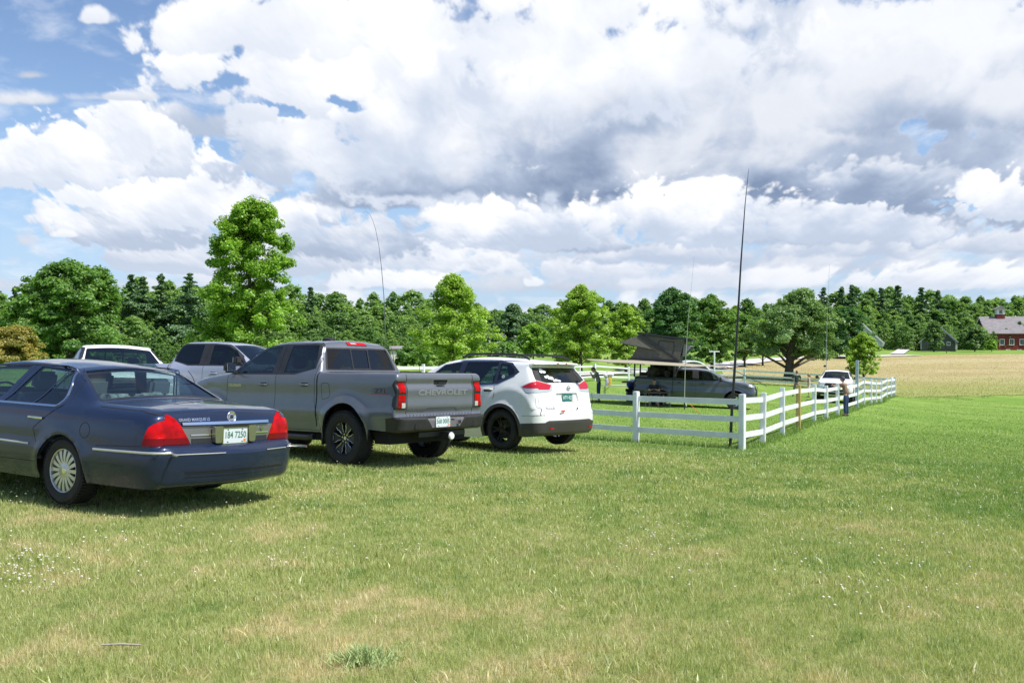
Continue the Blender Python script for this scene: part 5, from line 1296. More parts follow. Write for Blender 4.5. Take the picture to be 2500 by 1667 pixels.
# ---------------------------------------------------------------- table, cooler and the rest of the camp
def gl(px, d): x = (px-1250)/2200*d; return Vector((x, d, h1(x, d)))
t0 = gl(1509, 48.5); tb = empty('folding_table', t0); tag(tb, 'light grey folding table carrying the yellow drink jug', 'table')
MB().box((0, 0, .74), (1.75, .72, .05)).build('tabletop', mat('pale_plastic', (.50, .53, .55), .5), tb, bevel=.01)
for sx in (-.72, .72):
    for sy in (-.28, .28): MB().tube([(sx, sy, .72), (sx, sy, 0)], .016, 6).build('leg', mat('grey_steel', (.14, .16, .17), .4, .6), tb)
    MB().tube([(sx, 0, .45), (sx*.6, 0, .72)], .012, 5).build('brace', MATS['grey_steel'], tb)
jg = empty('drink_jug', t0+Vector((-.52, -.05, .766))); tag(jg, 'yellow drink jug under a crumpled white bag on the folding table', 'drink jug')
MB().lathe([(0, 0), (.165, 0), (.175, .03), (.175, .42), (.15, .46), (0, .46)], None, 20).build('jug_body', mat('mustard_plastic', (.50, .36, .03), .45), jg, smooth=True)
def lump(c, r, seed, sq=(1, 1, 1), amp=.3):
    bm = bmesh.new(); bmesh.ops.create_icosphere(bm, subdivisions=3, radius=1)
    for v in bm.verts:
        n_ = _perlin(np.array([v.co.x*1.7+seed*3.1+v.co.z]), np.array([v.co.y*1.7+v.co.z*1.3+seed]))[0]; v.co *= (1+amp*n_); v.co = Vector((v.co.x*sq[0]*r, v.co.y*sq[1]*r, v.co.z*sq[2]*r))+Vector(c)
    V = [tuple(v.co) for v in bm.verts]; F = [tuple(v.index for v in f.verts) for f in bm.faces]; bm.free(); return V, F
wt = mat('white_cloth', (.80, .80, .82), .8)
MB().add(*lump((.05, 0, .57), .19, 2, (1.05, 1, .85))).build('crumpled_bag', wt, jg, smooth=True)
MB().add(*lump((-.13, -.06, .52), .15, 5, (1, 1, .8))).build('crumpled_bag', wt, jg, smooth=True)
MB().add(*lump((-.10, -.16, .22), .13, 8, (.8, .3, 1.5))).build('hanging_towel', mat('pale_blue_cloth', (.52, .56, .68), .8), jg, smooth=True)
bl = empty('blue_bin', gl(1544, 46.6)); tag(bl, 'dark blue covered bin below the tail lights of the grey pickup', 'bin')
MB().box((0, 0, .25), (.62, .45, .50)).build('bin_body', mat('slate_blue', (.05, .09, .14), .5), bl, bevel=.03); MB().add(*lump((.05, 0, .88), .34, 3, (1.05, .7, .75), .2)).build('blue_cover', mat('royal_blue_cloth', (.008, .025, .22), .7), bl, smooth=True)
MB().box((.03, 0, .58), (.75, .5, .16)).build('bin_lid', mat('black_cloth', (.02, .02, .03), .8), bl, bevel=.03)
tg = MB(); tg.box((0, -.28, 1.07), (1.5, .56, .07)); 
lt = on_truck('lowered_tailgate_shelf', 'black shelf lowered behind the bed of the grey pickup', 'shelf'); tg.build('shelf_board', M_BLACK, lt, bevel=.02)
t2 = gl(1604, 42.6); tb2 = empty('camp_table', t2); tag(tb2, 'low black camp table in the shade of the awning', 'table')
MB().box((0, 0, .70), (1.25, .6, .05)).build('tabletop', M_BLACK, tb2, bevel=.008)
for sx in (-.55, .55):
    for sy in (-.25, .25): MB().tube([(sx, sy, .69), (sx*1.05, sy*1.1, 0)], .015, 6).build('leg', MATS['grey_steel'], tb2)
def camp_chair(p, rz, label):
    o = empty('camp_chair', p, (0, 0, rz)); tag(o, label, 'chair', 'folding chairs under the awning'); fb = mat('maroon_fabric', (.10, .03, .04), .8)
    MB().box((0, 0, .42), (.52, .46, .03)).build('seat', fb, o, bevel=.008); MB().box((0, -.25, .68), (.52, .03, .46), M=Matrix.Rotation(R(10), 3, 'X')).build('backrest', fb, o, bevel=.008)
    for sx in (-.26, .26):
        for sy in (-.22, .22): MB().tube([(sx, sy, .62 if sy > 0 else .90), (sx, -sy if False else sy, 0)], .012, 6).build('leg', MATS['grey_steel'], o)
        MB().box((sx, 0, .63), (.05, .44, .025)).build('armrest', M_BLACK, o)
    return o

# ---------------------------------------------------------------- people
SKIN = mat('skin', (.52, .30, .21), .55, var=.05)
def skinned(name, pts, edges, mt, parent, sub=2, root=0):
    """one continuous surface grown round a skeleton: pts (x, y, z, r)"""
    me = bpy.data.meshes.new('s'); me.from_pydata([p[:3] for p in pts], edges, []); o = bpy.data.objects.new('s', me); COL.objects.link(o)
    m = o.modifiers.new('k', 'SKIN'); m.use_smooth_shade = True; m.branch_smoothing = .6
    if not me.skin_vertices: bpy.ops.object.select_all(action='DESELECT'); me.update()
    sv_ = me.skin_vertices[0].data if me.skin_vertices else None
    if sv_ is None: raise RuntimeError('skin')
    for i, p in enumerate(pts):
        rr = p[3] if isinstance(p[3], tuple) else (p[3], p[3]); sv_[i].radius = rr; sv_[i].use_root = (i == root)
    s2 = o.modifiers.new('q', 'SUBSURF'); s2.levels = s2.render_levels = sub
    dg = bpy.context.evaluated_depsgraph_get(); dg.update(); nm = bpy.data.meshes.new_from_object(o.evaluated_get(dg)); nm.name = name
    bpy.data.objects.remove(o); nm.polygons.foreach_set('use_smooth', [True]*len(nm.polygons)); nm.materials.clear()
    return link(name, nm, mt, parent)
def person(label, loc, rz, J, shirt, trouser, hair=(.05, .035, .025), cap=None, shorts=False, h=1.0, shoe=(.03, .03, .03), sleeve=.75, long_hair=False):
    """J: joints in metres, facing +y: pelvis, chest, neck, head, L/R shoulder elbow wrist, hip knee ankle toe"""
    o = empty('person', loc, (0, 0, rz)); tag(o, label, 'person'); o.scale = (h, h, h)
    g = lambda k: Vector(J[k])
    P = []; E_ = []
    def add(v, r, par=None):
        P.append((*v, r));
        if par is not None: E_.append((par, len(P)-1))
        return len(P)-1
    pe = add(g('pelvis'), (.135, .10)); wa = add(g('pelvis').lerp(g('chest'), .5), (.125, .095), pe); ch = add(g('chest'), (.15, .105), wa)
    nb = add(g('neck').lerp(g('chest'), .25), (.09, .075), ch); ne = add(g('neck'), .052, nb); hb = add(g('neck').lerp(g('head'), .45), .050, ne)
    for s in 'LR':
        sh = add(g(s+'sh'), .060, nb); el = add(g(s+'el'), .042, sh); fm = add(g(s+'el').lerp(g(s+'wr'), .35), .042, el); wr = add(g(s+'wr'), .026, fm)
        dr = (g(s+'wr')-g(s+'el')).normalized(); pm = add(g(s+'wr')+dr*.055, (.036, .018), wr)
        hp = add(g(s+'hp'), .088, pe); th = add(g(s+'hp').lerp(g(s+'kn'), .4), .078, hp); kn = add(g(s+'kn'), .054, th); cf = add(g(s+'kn').lerp(g(s+'an'), .3), .054, kn); an = add(g(s+'an'), .036, cf)
        to = add(g(s+'to'), (.040, .026), an)
    body = skinned('body', P, E_, SKIN, o)
    for s in 'LR':                                              # five fingers, curled a little, rooted in the palm
        w = g(s+'wr'); dr = (w-g(s+'el')).normalized(); sd = dr.orthogonal().normalized(); up = dr.cross(sd); fm = MB()
        for k, (off, ln) in enumerate(((-.027, .062), (-.009, .074), (.009, .070), (.026, .055))):
            b = w+dr*.075+sd*off; fm.tube([b, b+dr*ln*.5+up*.004, b+dr*ln*.85+up*.020], [.0085, .0075, .006], 6)
        b = w+dr*.035-sd*.028; fm.tube([b, b-sd*.022+dr*.022, b-sd*.024+dr*.050+up*.01], [.010, .009, .007], 6)
        fm.build('fingers', SKIN, o, smooth=True)
    hd = g('head'); fw = Vector(J.get('face', (0, 1, 0))).normalized(); upv = Vector(J.get('up', (0, 0, 1))); upv = (upv-fw*upv.dot(fw)).normalized(); rt_ = fw.cross(upv)
    Mh = Matrix((rt_, fw, upv)).transposed().to_4x4(); Mh.translation = hd
    bm = bmesh.new(); bmesh.ops.create_uvsphere(bm, u_segments=20, v_segments=16, radius=1)
    for v in bm.verts:
        x, y, z = v.co; jaw = 1-.28*max(0, -z)**1.3; y2 = y*(1-.10*max(0, -z)*(y < 0)); face = max(0, y)
        nose = .020*math.exp(-((x/.16)**2))*math.exp(-(((z+.12)/.20)**2))*(y > .5); eye = -.007*sum(math.exp(-(((x-s)/.16)**2)-(((z-.06)/.12)**2)) for s in (-.36, .36))*(y > .4); lip = .005*math.exp(-((x/.25)**2)-(((z+.45)/.08)**2))*(y > .3)
        v.co = Vector((x*.076*jaw, y2*.096+nose+eye+lip, z*.118))
    V = [Mh @ v.co for v in bm.verts]; F = [tuple(v.index for v in f.verts) for f in bm.faces]; bm.free()
    hm = MB().add(V, F)
    for s in (-1, 1): hm.add(*[(lambda q: ([Mh @ (Vector(v)) for v in q[0]], q[1]))(lump((s*.078, -.008, -.005), .022, 1, (.4, .8, 1.3), .05))][0])
    hm.build('head', SKIN, o, smooth=True)
    ey = MB()
    for s in (-1, 1): ey.lathe([(0, .006), (.011, .003), (.013, -.004)], Mh @ Matrix.Translation((s*.028, .086, .008)) @ Matrix.Rotation(R(-90), 4, 'X'), 10)
    ey.build('eyes', mat('eye_dark', (.04, .03, .03), .2), o)
    bm = bmesh.new(); bmesh.ops.create_uvsphere(bm, u_segments=20, v_segments=14, radius=1)
    V = []; keep = {}
    for v in bm.verts:
        x, y, z = v.co; V.append(Mh @ Vector((x*.084, y*.102-.008, z*.124+.006)))
    F = [tuple(v.index for v in f.verts) for f in bm.faces if (f.calc_center_median().z > .42 or (f.calc_center_median().y < .05 and f.calc_center_median().z > (-.95 if long_hair else -.35)))]; bm.free()
    MB().add(V, F).build('hair', mat('hair_%d' % int(hair[0]*1000), hair, .6), o, smooth=True)
    if long_hair: MB().tube([Mh @ Vector((0, -.075, .02)), Mh @ Vector((0, -.095, -.10)), Mh @ Vector((0, -.085, -.20))], [.07, .065, .03], 10).build('hair', MATS['hair_%d' % int(hair[0]*1000)], o, smooth=True)
    if cap:
        cm = mat('cap_%d' % int(cap[0]*1000+cap[2]*10), cap, .75); c_ = empty('cap'); c_.parent = o
        cp = MB(); cp.lathe([(.0, .145), (.05, .138), (.082, .105), (.094, .055), (.096, .035)], Mh @ Matrix.Diagonal((.95, 1.12, 1, 1)), 20); cp.build('crown', cm, c_, smooth=True)
        cp = MB(); Q = [(.075*math.sin(a), .085+.095*math.cos(a)) for a in np.linspace(-1.45, 1.45, 12)]; cp.prism([(-.075, .07)]+Q+[(.075, .07)], .030, .038, Mh @ Matrix.Rotation(R(-8), 4, 'X')); cp.build('peak', cm, c_)
    # clothes: looser shells that follow the same skeleton
    P = []; E_ = []
    pe = add(g('pelvis').lerp(g('chest'), -.12), (.172, .134)); wa = add(g('pelvis').lerp(g('chest'), .5), (.155, .122), pe); ch = add(g('chest'), (.178, .130), wa); nb = add(g('neck').lerp(g('chest'), .22), (.115, .095), ch); nk = add(g('neck').lerp(g('chest'), .05), (.066, .062), nb)
    for s in 'LR':
        sh = add(g(s+'sh'), .084, nb); e1 = g(s+'sh').lerp(g(s+'el'), sleeve); el = add(e1, .066, sh)
    skinned('shirt', P, E_, shirt, o)
    P = []; E_ = []
    pe = add(g('pelvis').lerp(g('chest'), .30), (.150, .118)); pl_ = add(g('pelvis'), (.158, .124), pe)
    for s in 'LR':
        hp = add(g(s+'hp'), .112, pl_); th = add(g(s+'hp').lerp(g(s+'kn'), .45), .098, hp); kn = add(g(s+'hp').lerp(g(s+'kn'), .95 if not shorts else .80), .080, th)
        if not shorts: cf = add(g(s+'kn').lerp(g(s+'an'), .5), .070, kn); an = add(g(s+'kn').lerp(g(s+'an'), .96), .060, cf)
    skinned('trousers' if not shorts else 'shorts', P, E_, trouser, o)
    for s in 'LR':
        a, t = g(s+'an'), g(s+'to'); dr = (t-a); dr.z = 0; dr.normalize(); m_ = MB(); c = a.lerp(t, .45); c.z = min(a.z, t.z)-.01
        V, F = lump((0, 0, 0), 1, 1, (1, 1, 1), .0); a2 = math.atan2(dr.x, dr.y)
        V = [Matrix.Rotation(-a2, 3, 'Z') @ Vector((v[0]*.052, v[1]*.14, v[2]*.055 if v[2] > 0 else v[2]*.035)) for v in V]
        m_.add([Vector(v)+c for v in V], F); m_.build('shoe', mat('shoe_%d' % int(shoe[0]*100), shoe, .6), o, smooth=True)
    return o
BASE = dict(pelvis=(0, 0, .95), chest=(0, .01, 1.27), neck=(0, 0, 1.48), head=(0, .02, 1.635), Lsh=(-.185, 0, 1.425), Rsh=(.185, 0, 1.425), Lel=(-.24, -.02, 1.13), Rel=(.24, -.02, 1.13), Lwr=(-.25, .07, .88), Rwr=(.25, .07, .88),
            Lhp=(-.095, 0, .90), Rhp=(.095, 0, .90), Lkn=(-.11, .02, .49), Rkn=(.11, .02, .49), Lan=(-.13, -.01, .085), Ran=(.13, -.01, .085), Lto=(-.15, .13, .04), Rto=(.15, .13, .04))
def by_head(px, ytop, hgt, d_lo=30, d_hi=90):
    best = None
    for d in np.arange(d_lo, d_hi, .25):
        x = (px-1250)/2200*d; y = 850-(h1(x, d)+hgt-EYE)/d*2200; e = abs(y-ytop)
        if best is None or e < best[0]: best = (e, x, d)
    return Vector((best[1], best[2], h1(best[1], best[2])))
def cloth(n, c): return mat(n, c, .85, var=.12, vscale=9)
jeans = cloth('blue_denim', (.025, .045, .115))
f1 = gpt(1462, 981)
person('person in grey T-shirt, jeans and cap, head bowed and hands at the face', f1, R(78), {**BASE, 'chest': (0, .07, 1.25), 'neck': (0, .13, 1.44), 'head': (0, .24, 1.545), 'face': (0, .72, -.69), 'Lsh': (-.185, .10, 1.39), 'Rsh': (.185, .10, 1.39),
       'Lel': (-.21, .24, 1.13), 'Rel': (.21, .24, 1.13), 'Lwr': (-.07, .36, 1.33), 'Rwr': (.07, .36, 1.33)}, cloth('grey_tee', (.20, .24, .27)), jeans, cap=(.10, .10, .085), h=1.04)
person('person in a white shirt half hidden behind the rear window of the white SUV', gl(1398, 46.5), R(160), BASE, cloth('white_shirt', (.72, .72, .70)), cloth('dark_trousers', (.04, .04, .05)), hair=(.20, .12, .08), h=1.03)
by = by_head(1945, 905, 1.80, 40, 75)
person('person with their back turned, in a dark green shirt and grey trousers inside the corral', by, R(-18), {**BASE, 'Lel': (-.27, -.02, 1.15), 'Rel': (.27, .0, 1.15), 'Lwr': (-.16, .20, 1.12), 'Rwr': (.16, .20, 1.12), 'Lkn': (-.16, .03, .49), 'Lan': (-.24, -.05, .09), 'Lto': (-.25, .09, .04)}, cloth('dark_green_shirt', (.022, .055, .045)), cloth('grey_trousers', (.20, .18, .16)), hair=(.12, .06, .04), h=1.04)
bw = by+Vector((.95, .3, 0)); bw.z = h1(bw.x, bw.y)
person('person in pale pink sleeveless top and light shorts beside the one in green', bw, R(70), {**BASE, 'Lwr': (-.12, .24, 1.20), 'Rwr': (.10, .25, 1.22)}, cloth('pale_pink_top', (.62, .50, .50)), cloth('pale_shorts', (.55, .53, .52)), hair=(.38, .22, .12), h=.94, shorts=True, sleeve=.25, long_hair=True)
fm_ = gpt(2066, 1016)
person('person in a brown shirt, blue jeans and cap leaning both arms on the white fence', fm_, R(52), {**BASE, 'pelvis': (0, -.02, .95), 'chest': (0, .07, 1.25), 'neck': (0, .12, 1.455), 'head': (0, .16, 1.60), 'Lsh': (-.185, .10, 1.40), 'Rsh': (.185, .10, 1.40), 'Lel': (-.27, .34, 1.27), 'Rel': (.27, .32, 1.25), 'Lwr': (-.10, .54, 1.33), 'Rwr': (.08, .52, 1.33)},
       cloth('brown_shirt', (.21, .135, .085)), jeans, cap=(.05, .06, .09), h=1.05, sleeve=.6)
c1 = gl(1597, 43.4); camp_chair(c1, R(170), 'maroon folding chair with a person in shorts sitting on it')
SIT = dict(pelvis=(0, -.02, .52), chest=(0, -.05, .84), neck=(0, 0, 1.05), head=(0, .05, 1.20), face=(0, .9, -.4), Lsh=(-.185, -.01, 1.0), Rsh=(.185, -.01, 1.0), Lel=(-.25, .13, .76), Rel=(.25, .13, .76), Lwr=(-.10, .33, .82), Rwr=(.10, .33, .82),
           Lhp=(-.10, 0, .50), Rhp=(.10, 0, .50), Lkn=(-.16, .40, .50), Rkn=(.16, .40, .50), Lan=(-.19, .38, .085), Ran=(.19, .38, .085), Lto=(-.21, .51, .04), Rto=(.21, .51, .04))
person('person in a dark T-shirt and shorts sitting in shade at the black camp table', c1, R(170), SIT, cloth('black_tee', (.02, .02, .025)), cloth('dark_shorts', (.03, .035, .05)), hair=(.08, .05, .035), shorts=True, shoe=(.30, .18, .13))
c2 = gl(1618, 44.2); camp_chair(c2, R(150), 'maroon folding chair nearest the cab, its sitter in a dusty red shirt')
person('person in a dusty red shirt sitting in shade beside the bed of the grey pickup', c2, R(150), SIT, cloth('dusty_red_shirt', (.20, .07, .07)), cloth('dark_shorts', (.03, .035, .05)), hair=(.08, .05, .035), shorts=True)

# taller uncut grass along the foot of the fences
def tufts():
    g = np.random.default_rng(8); xs, ys = [], []
    for run in (near_posts, rl, bk, lf):
        for a, b in zip(run[:-1], run[1:]):
            L = math.hypot(b[0]-a[0], b[1]-a[1]); n = int(L*260/max(1, (a[1]/30)))
            t = g.random(n); xs.append(a[0]+(b[0]-a[0])*t+g.normal(0, .10, n)); ys.append(a[1]+(b[1]-a[1])*t+g.normal(0, .10, n))
    x, d = np.concatenate(xs), np.concatenate(ys); n = len(x); z = H(x, d); h = .13*g.uniform(.5, 1.5, n); w = .006*np.clip(d/10, 1, 4); a = g.random(n)*6.28
    ln = h*np.abs(g.normal(.3, .3, n)); B = np.stack([x, d, z], 1); o = lambda ax, ay, az: B+np.stack([ax, ay, az], 1)
    wx, wy, lx, ly = np.cos(a)*w/2, np.sin(a)*w/2, -np.sin(a)*ln, np.cos(a)*ln
    V = np.stack([o(-wx, -wy, 0*h), o(wx, wy, 0*h), o(lx, ly, h)], 1).reshape(-1, 3); k = np.arange(n)*3
    return mesh_np('fence_grass', V, [np.stack([k, k+1, k+2], 1)], {'rnd': np.repeat(g.random(n), 3)})
link('fence_grass', tufts(), M_BLADE, kind='stuff', label='taller uncut grass along the foot of the white fences')

# ---------------------------------------------------------------- fields, road and drive laid on the slope
def patch(name, world_poly, off, mt, step, **kw):
    P = resamp(world_poly, step); lo, hi = P.min(0), P.max(0)
    gx, gy = np.meshgrid(np.arange(lo[0], hi[0], step), np.arange(lo[1], hi[1], step)); Q = np.stack([gx.ravel(), gy.ravel()], 1); Q = Q[pip(Q, P)]
    v, f, c = cdt([P], Q, P); V = np.concatenate([v, (H(v[:, 0], v[:, 1])+off)[:, None]], 1)
    return link(name, mesh_np(name, V, [f], smooth=True), mt, None, **kw)
def ip(pts): return [tuple(hit(*p)[:2]) for p in pts]
def field_mat():
    m = bpy.data.materials.new('dry_hay'); m.use_nodes = True; nt = m.node_tree; nt.nodes.clear(); out = nt.nodes.new('ShaderNodeOutputMaterial'); co = texco(nt, 'Object'); s = sep(nt, co)
    n1 = noise(nt, vec(nt, s[0]*.5, s[1]*1.0, 0.0), .09, 5, .6, .4); n2 = noise(nt, vec(nt, s[0], s[1]*1.6, 0.0), .7, 4, .65); n3 = noise(nt, vec(nt, s[0]*.25, s[1], 4.0), .35, 4, .6)
    c = mixc(nt, n1.ramp(.38, .62), (.43, .36, .18), (.52, .45, .26)); c = mixc(nt, (n3*.7+n2*.3).ramp(.52, .66)*.7, c, (.38, .42, .14)); c = mixc(nt, n2.ramp(.3, .72, 0, .35), c, (.42, .31, .14))
    c = mixc(nt, s[1].ramp(72.0, 108.0, .80, 0.0), c, (.33, .37, .12))
    d = nt.nodes.new('ShaderNodeBsdfDiffuse'); nt.links.new(c, d.inputs[0]); bp = nt.nodes.new('ShaderNodeBump'); bp.inputs['Strength'].default_value = .8; bp.inputs['Distance'].default_value = .5
    nt.links.new(noise(nt, vec(nt, s[0], s[1]*1.5, 0.0), 1.3, 6, .7).v, bp.inputs['Height']); nt.links.new(bp.outputs[0], d.inputs['Normal']); nt.links.new(d.outputs[0], out.inputs[0]); return m
M_HAY = field_mat(); M_ROAD = mat('pale_gravel', (.56, .53, .50), .95, var=.10, vscale=.5)
bkx = [(p[0], p[1]+1.6) for p in bk]
edge = [hit(2205+q*22, 970-q*.35+rng.normal(0, 1.3)) for q in range(32)]
FIELD = [(bk[3][0]-1, bk[3][1]+1.8), (bk[2][0], bk[2][1]+1.8), (bk[1][0], bk[1][1]+1.8), (bk[0][0]+.8, bk[0][1]+1.0)]+[(e.x, e.y) for e in edge]
top = ip([(2900, 866), (2600, 866), (2450, 865), (2320, 866), (2200, 867), (2100, 868), (2000, 870), (1900, 876), (1830, 884), (1780, 893), (1760, 905)])
FIELD += top
patch('hay_field', FIELD, .03, M_HAY, 3.0, kind='structure')
fp = np.array(FIELD)
def in_field(x, y):
    j = fbm(x*.10, y*.10, 3, 55)*9+fbm(x*.8, y*.8, 2, 56)*3; return pip(np.stack([x, y+j*np.clip((x-20)/12, 0, 1)*(y < 100)], 1), fp)
hay = blades(int(150000), 62, 190, .15, .0065, 15, region=in_field, dens_pow=1.6, lean=.5, margin=.66)
M_HAYB = grass_mat('hay_blade', True)
nt = M_HAYB.node_tree
hs = [q for q in nt.nodes if q.type == 'HUE_SAT'][0]; s_ = sep(nt, texco(nt, 'Object')); n1 = noise(nt, vec(nt, s_[0]*.25, s_[1], 4.0), .35, 4, .6)
c_ = mixc(nt, n1.ramp(.50, .66)*.85, (.52, .45, .27), (.34, .40, .15)); c_ = mixc(nt, s_[1].ramp(70.0, 106.0, .85, 0.0), c_, (.33, .39, .12)); nt.links.new(c_, hs.inputs['Color'])
link('hay', hay, M_HAYB, kind='stuff', label='tall straw-coloured hay standing in the field beyond the fence')
# gravel road behind the corral, and the drive up to the barn
R1 = ip([(1330, 918), (1453, 914), (1560, 911), (1660, 905), (1740, 898), (1790, 890), (1850, 882), (1950, 875), (2060, 871.5), (2180, 869.5), (2230, 869)])
def ribbonpoly(c, w):
    c = [np.array(q) for q in c]; L, Rr = [], []
    for i, p in enumerate(c):
        t = c[min(i+1, len(c)-1)]-c[max(i-1, 0)]; t = t/np.linalg.norm(t); n = np.array((-t[1], t[0])); L.append(tuple(p+n*w/2)); Rr.append(tuple(p-n*w/2))
    return L+Rr[::-1]
patch('gravel_road', ribbonpoly(R1, 4.5), .16, M_ROAD, 2.5, kind='structure')
patch('driveway', ip([(2172, 867), (2206, 867.5), (2222, 856), (2238, 852), (2274, 851), (2276, 847), (2193, 846.5), (2196, 852), (2186, 859)]), .30, M_ROAD, 3.0, kind='structure')

# ---------------------------------------------------------------- trees
def leaf_mat(name, dark, light, trans=.46):
    m = bpy.data.materials.new(name); m.use_nodes = True; nt = m.node_tree; nt.nodes.clear(); out = nt.nodes.new('ShaderNodeOutputMaterial')
    a = nt.nodes.new('ShaderNodeAttribute'); a.attribute_name = 'rnd'; b = nt.nodes.new('ShaderNodeAttribute'); b.attribute_name = 'clump'
    ra, rb = X(nt, a.outputs['Fac']), X(nt, b.outputs['Fac'])
    c = mixc(nt, (ra*.55+rb*.45).ramp(.05, .95, 0, 1, 'LINEAR'), dark, light)
    d = nt.nodes.new('ShaderNodeBsdfDiffuse'); t = nt.nodes.new('ShaderNodeBsdfTranslucent'); nt.links.new(c, d.inputs[0]); nt.links.new(mixc(nt, 1.0, c, (1.25, 1.35, .55), 'MULTIPLY'), t.inputs[0])
    mx = nt.nodes.new('ShaderNodeMixShader'); mx.inputs[0].default_value = trans; nt.links.new(d.outputs[0], mx.inputs[1]); nt.links.new(t.outputs[0], mx.inputs[2])
    g = nt.nodes.new('ShaderNodeBsdfGlossy'); g.inputs['Roughness'].default_value = .45; m2 = nt.nodes.new('ShaderNodeMixShader'); m2.inputs[0].default_value = .04
    nt.links.new(mx.outputs[0], m2.inputs[1]); nt.links.new(g.outputs[0], m2.inputs[2]); nt.links.new(m2.outputs[0], out.inputs[0]); return m
LM = dict(maple=leaf_mat('maple_leaf', (.130, .270, .030), (.370, .580, .075)), bright=leaf_mat('bright_maple_leaf', (.190, .330, .035), (.450, .620, .090)), mid=leaf_mat('oak_leaf', (.085, .200, .040), (.230, .400, .080)),
          dark=leaf_mat('dark_leaf', (.050, .150, .045), (.150, .310, .080)), pine=leaf_mat('pine_needle', (.065, .145, .065), (.180, .300, .120), .2), orange=leaf_mat('bronze_leaf', (.20, .22, .04), (.50, .40, .10)),
          grey=leaf_mat('soft_leaf', (.110, .215, .065), (.290, .430, .150)), wood=leaf_mat('mixed_leaf', (.095, .215, .060), (.330, .490, .140)))
M_BARK = mat('bark', (.085, .070, .058), .9, var=.3, vscale=6, bump=.6, bscale=12); M_PALEBARK = mat('pale_bark', (.16, .145, .125), .9, var=.25, vscale=6)
def leaves(C, rad, n, size, g, flat=.7, droop=0.0):
    """n leaf quads round clump centres C with radii rad"""
    w = rad**2; k = g.choice(len(C), n, p=w/w.sum()); u = g.normal(size=(n, 3)); u /= np.linalg.norm(u, axis=1)[:, None]
    rr = rad[k]*(.15+1.35*g.random(n)**.8); u[:, 2] = np.where(u[:, 2] < -.2, u[:, 2]*.5, u[:, 2]); off = u*rr[:, None]*np.array((1, 1, flat))
    P = C[k]+off; cen = P-np.array((*C.mean(0)[:2], C[:, 2].min())); cen /= np.linalg.norm(cen, axis=1)[:, None]+1e-6; nn = u*.35+g.normal(size=(n, 3))*.55+np.array((0, 0, .45))+cen*.5; nn /= np.linalg.norm(nn, axis=1)[:, None]
    t = np.cross(nn, g.normal(size=(n, 3))); t /= np.linalg.norm(t, axis=1)[:, None]; b = np.cross(nn, t); s = size*(.6+.8*g.random(n))[:, None]
    V = np.stack([P-t*s*.5, P+b*s*.42, P+t*s*.55, P-b*s*.42], 1)
    return V, g.random(n), (k*0.6180339) % 1.0
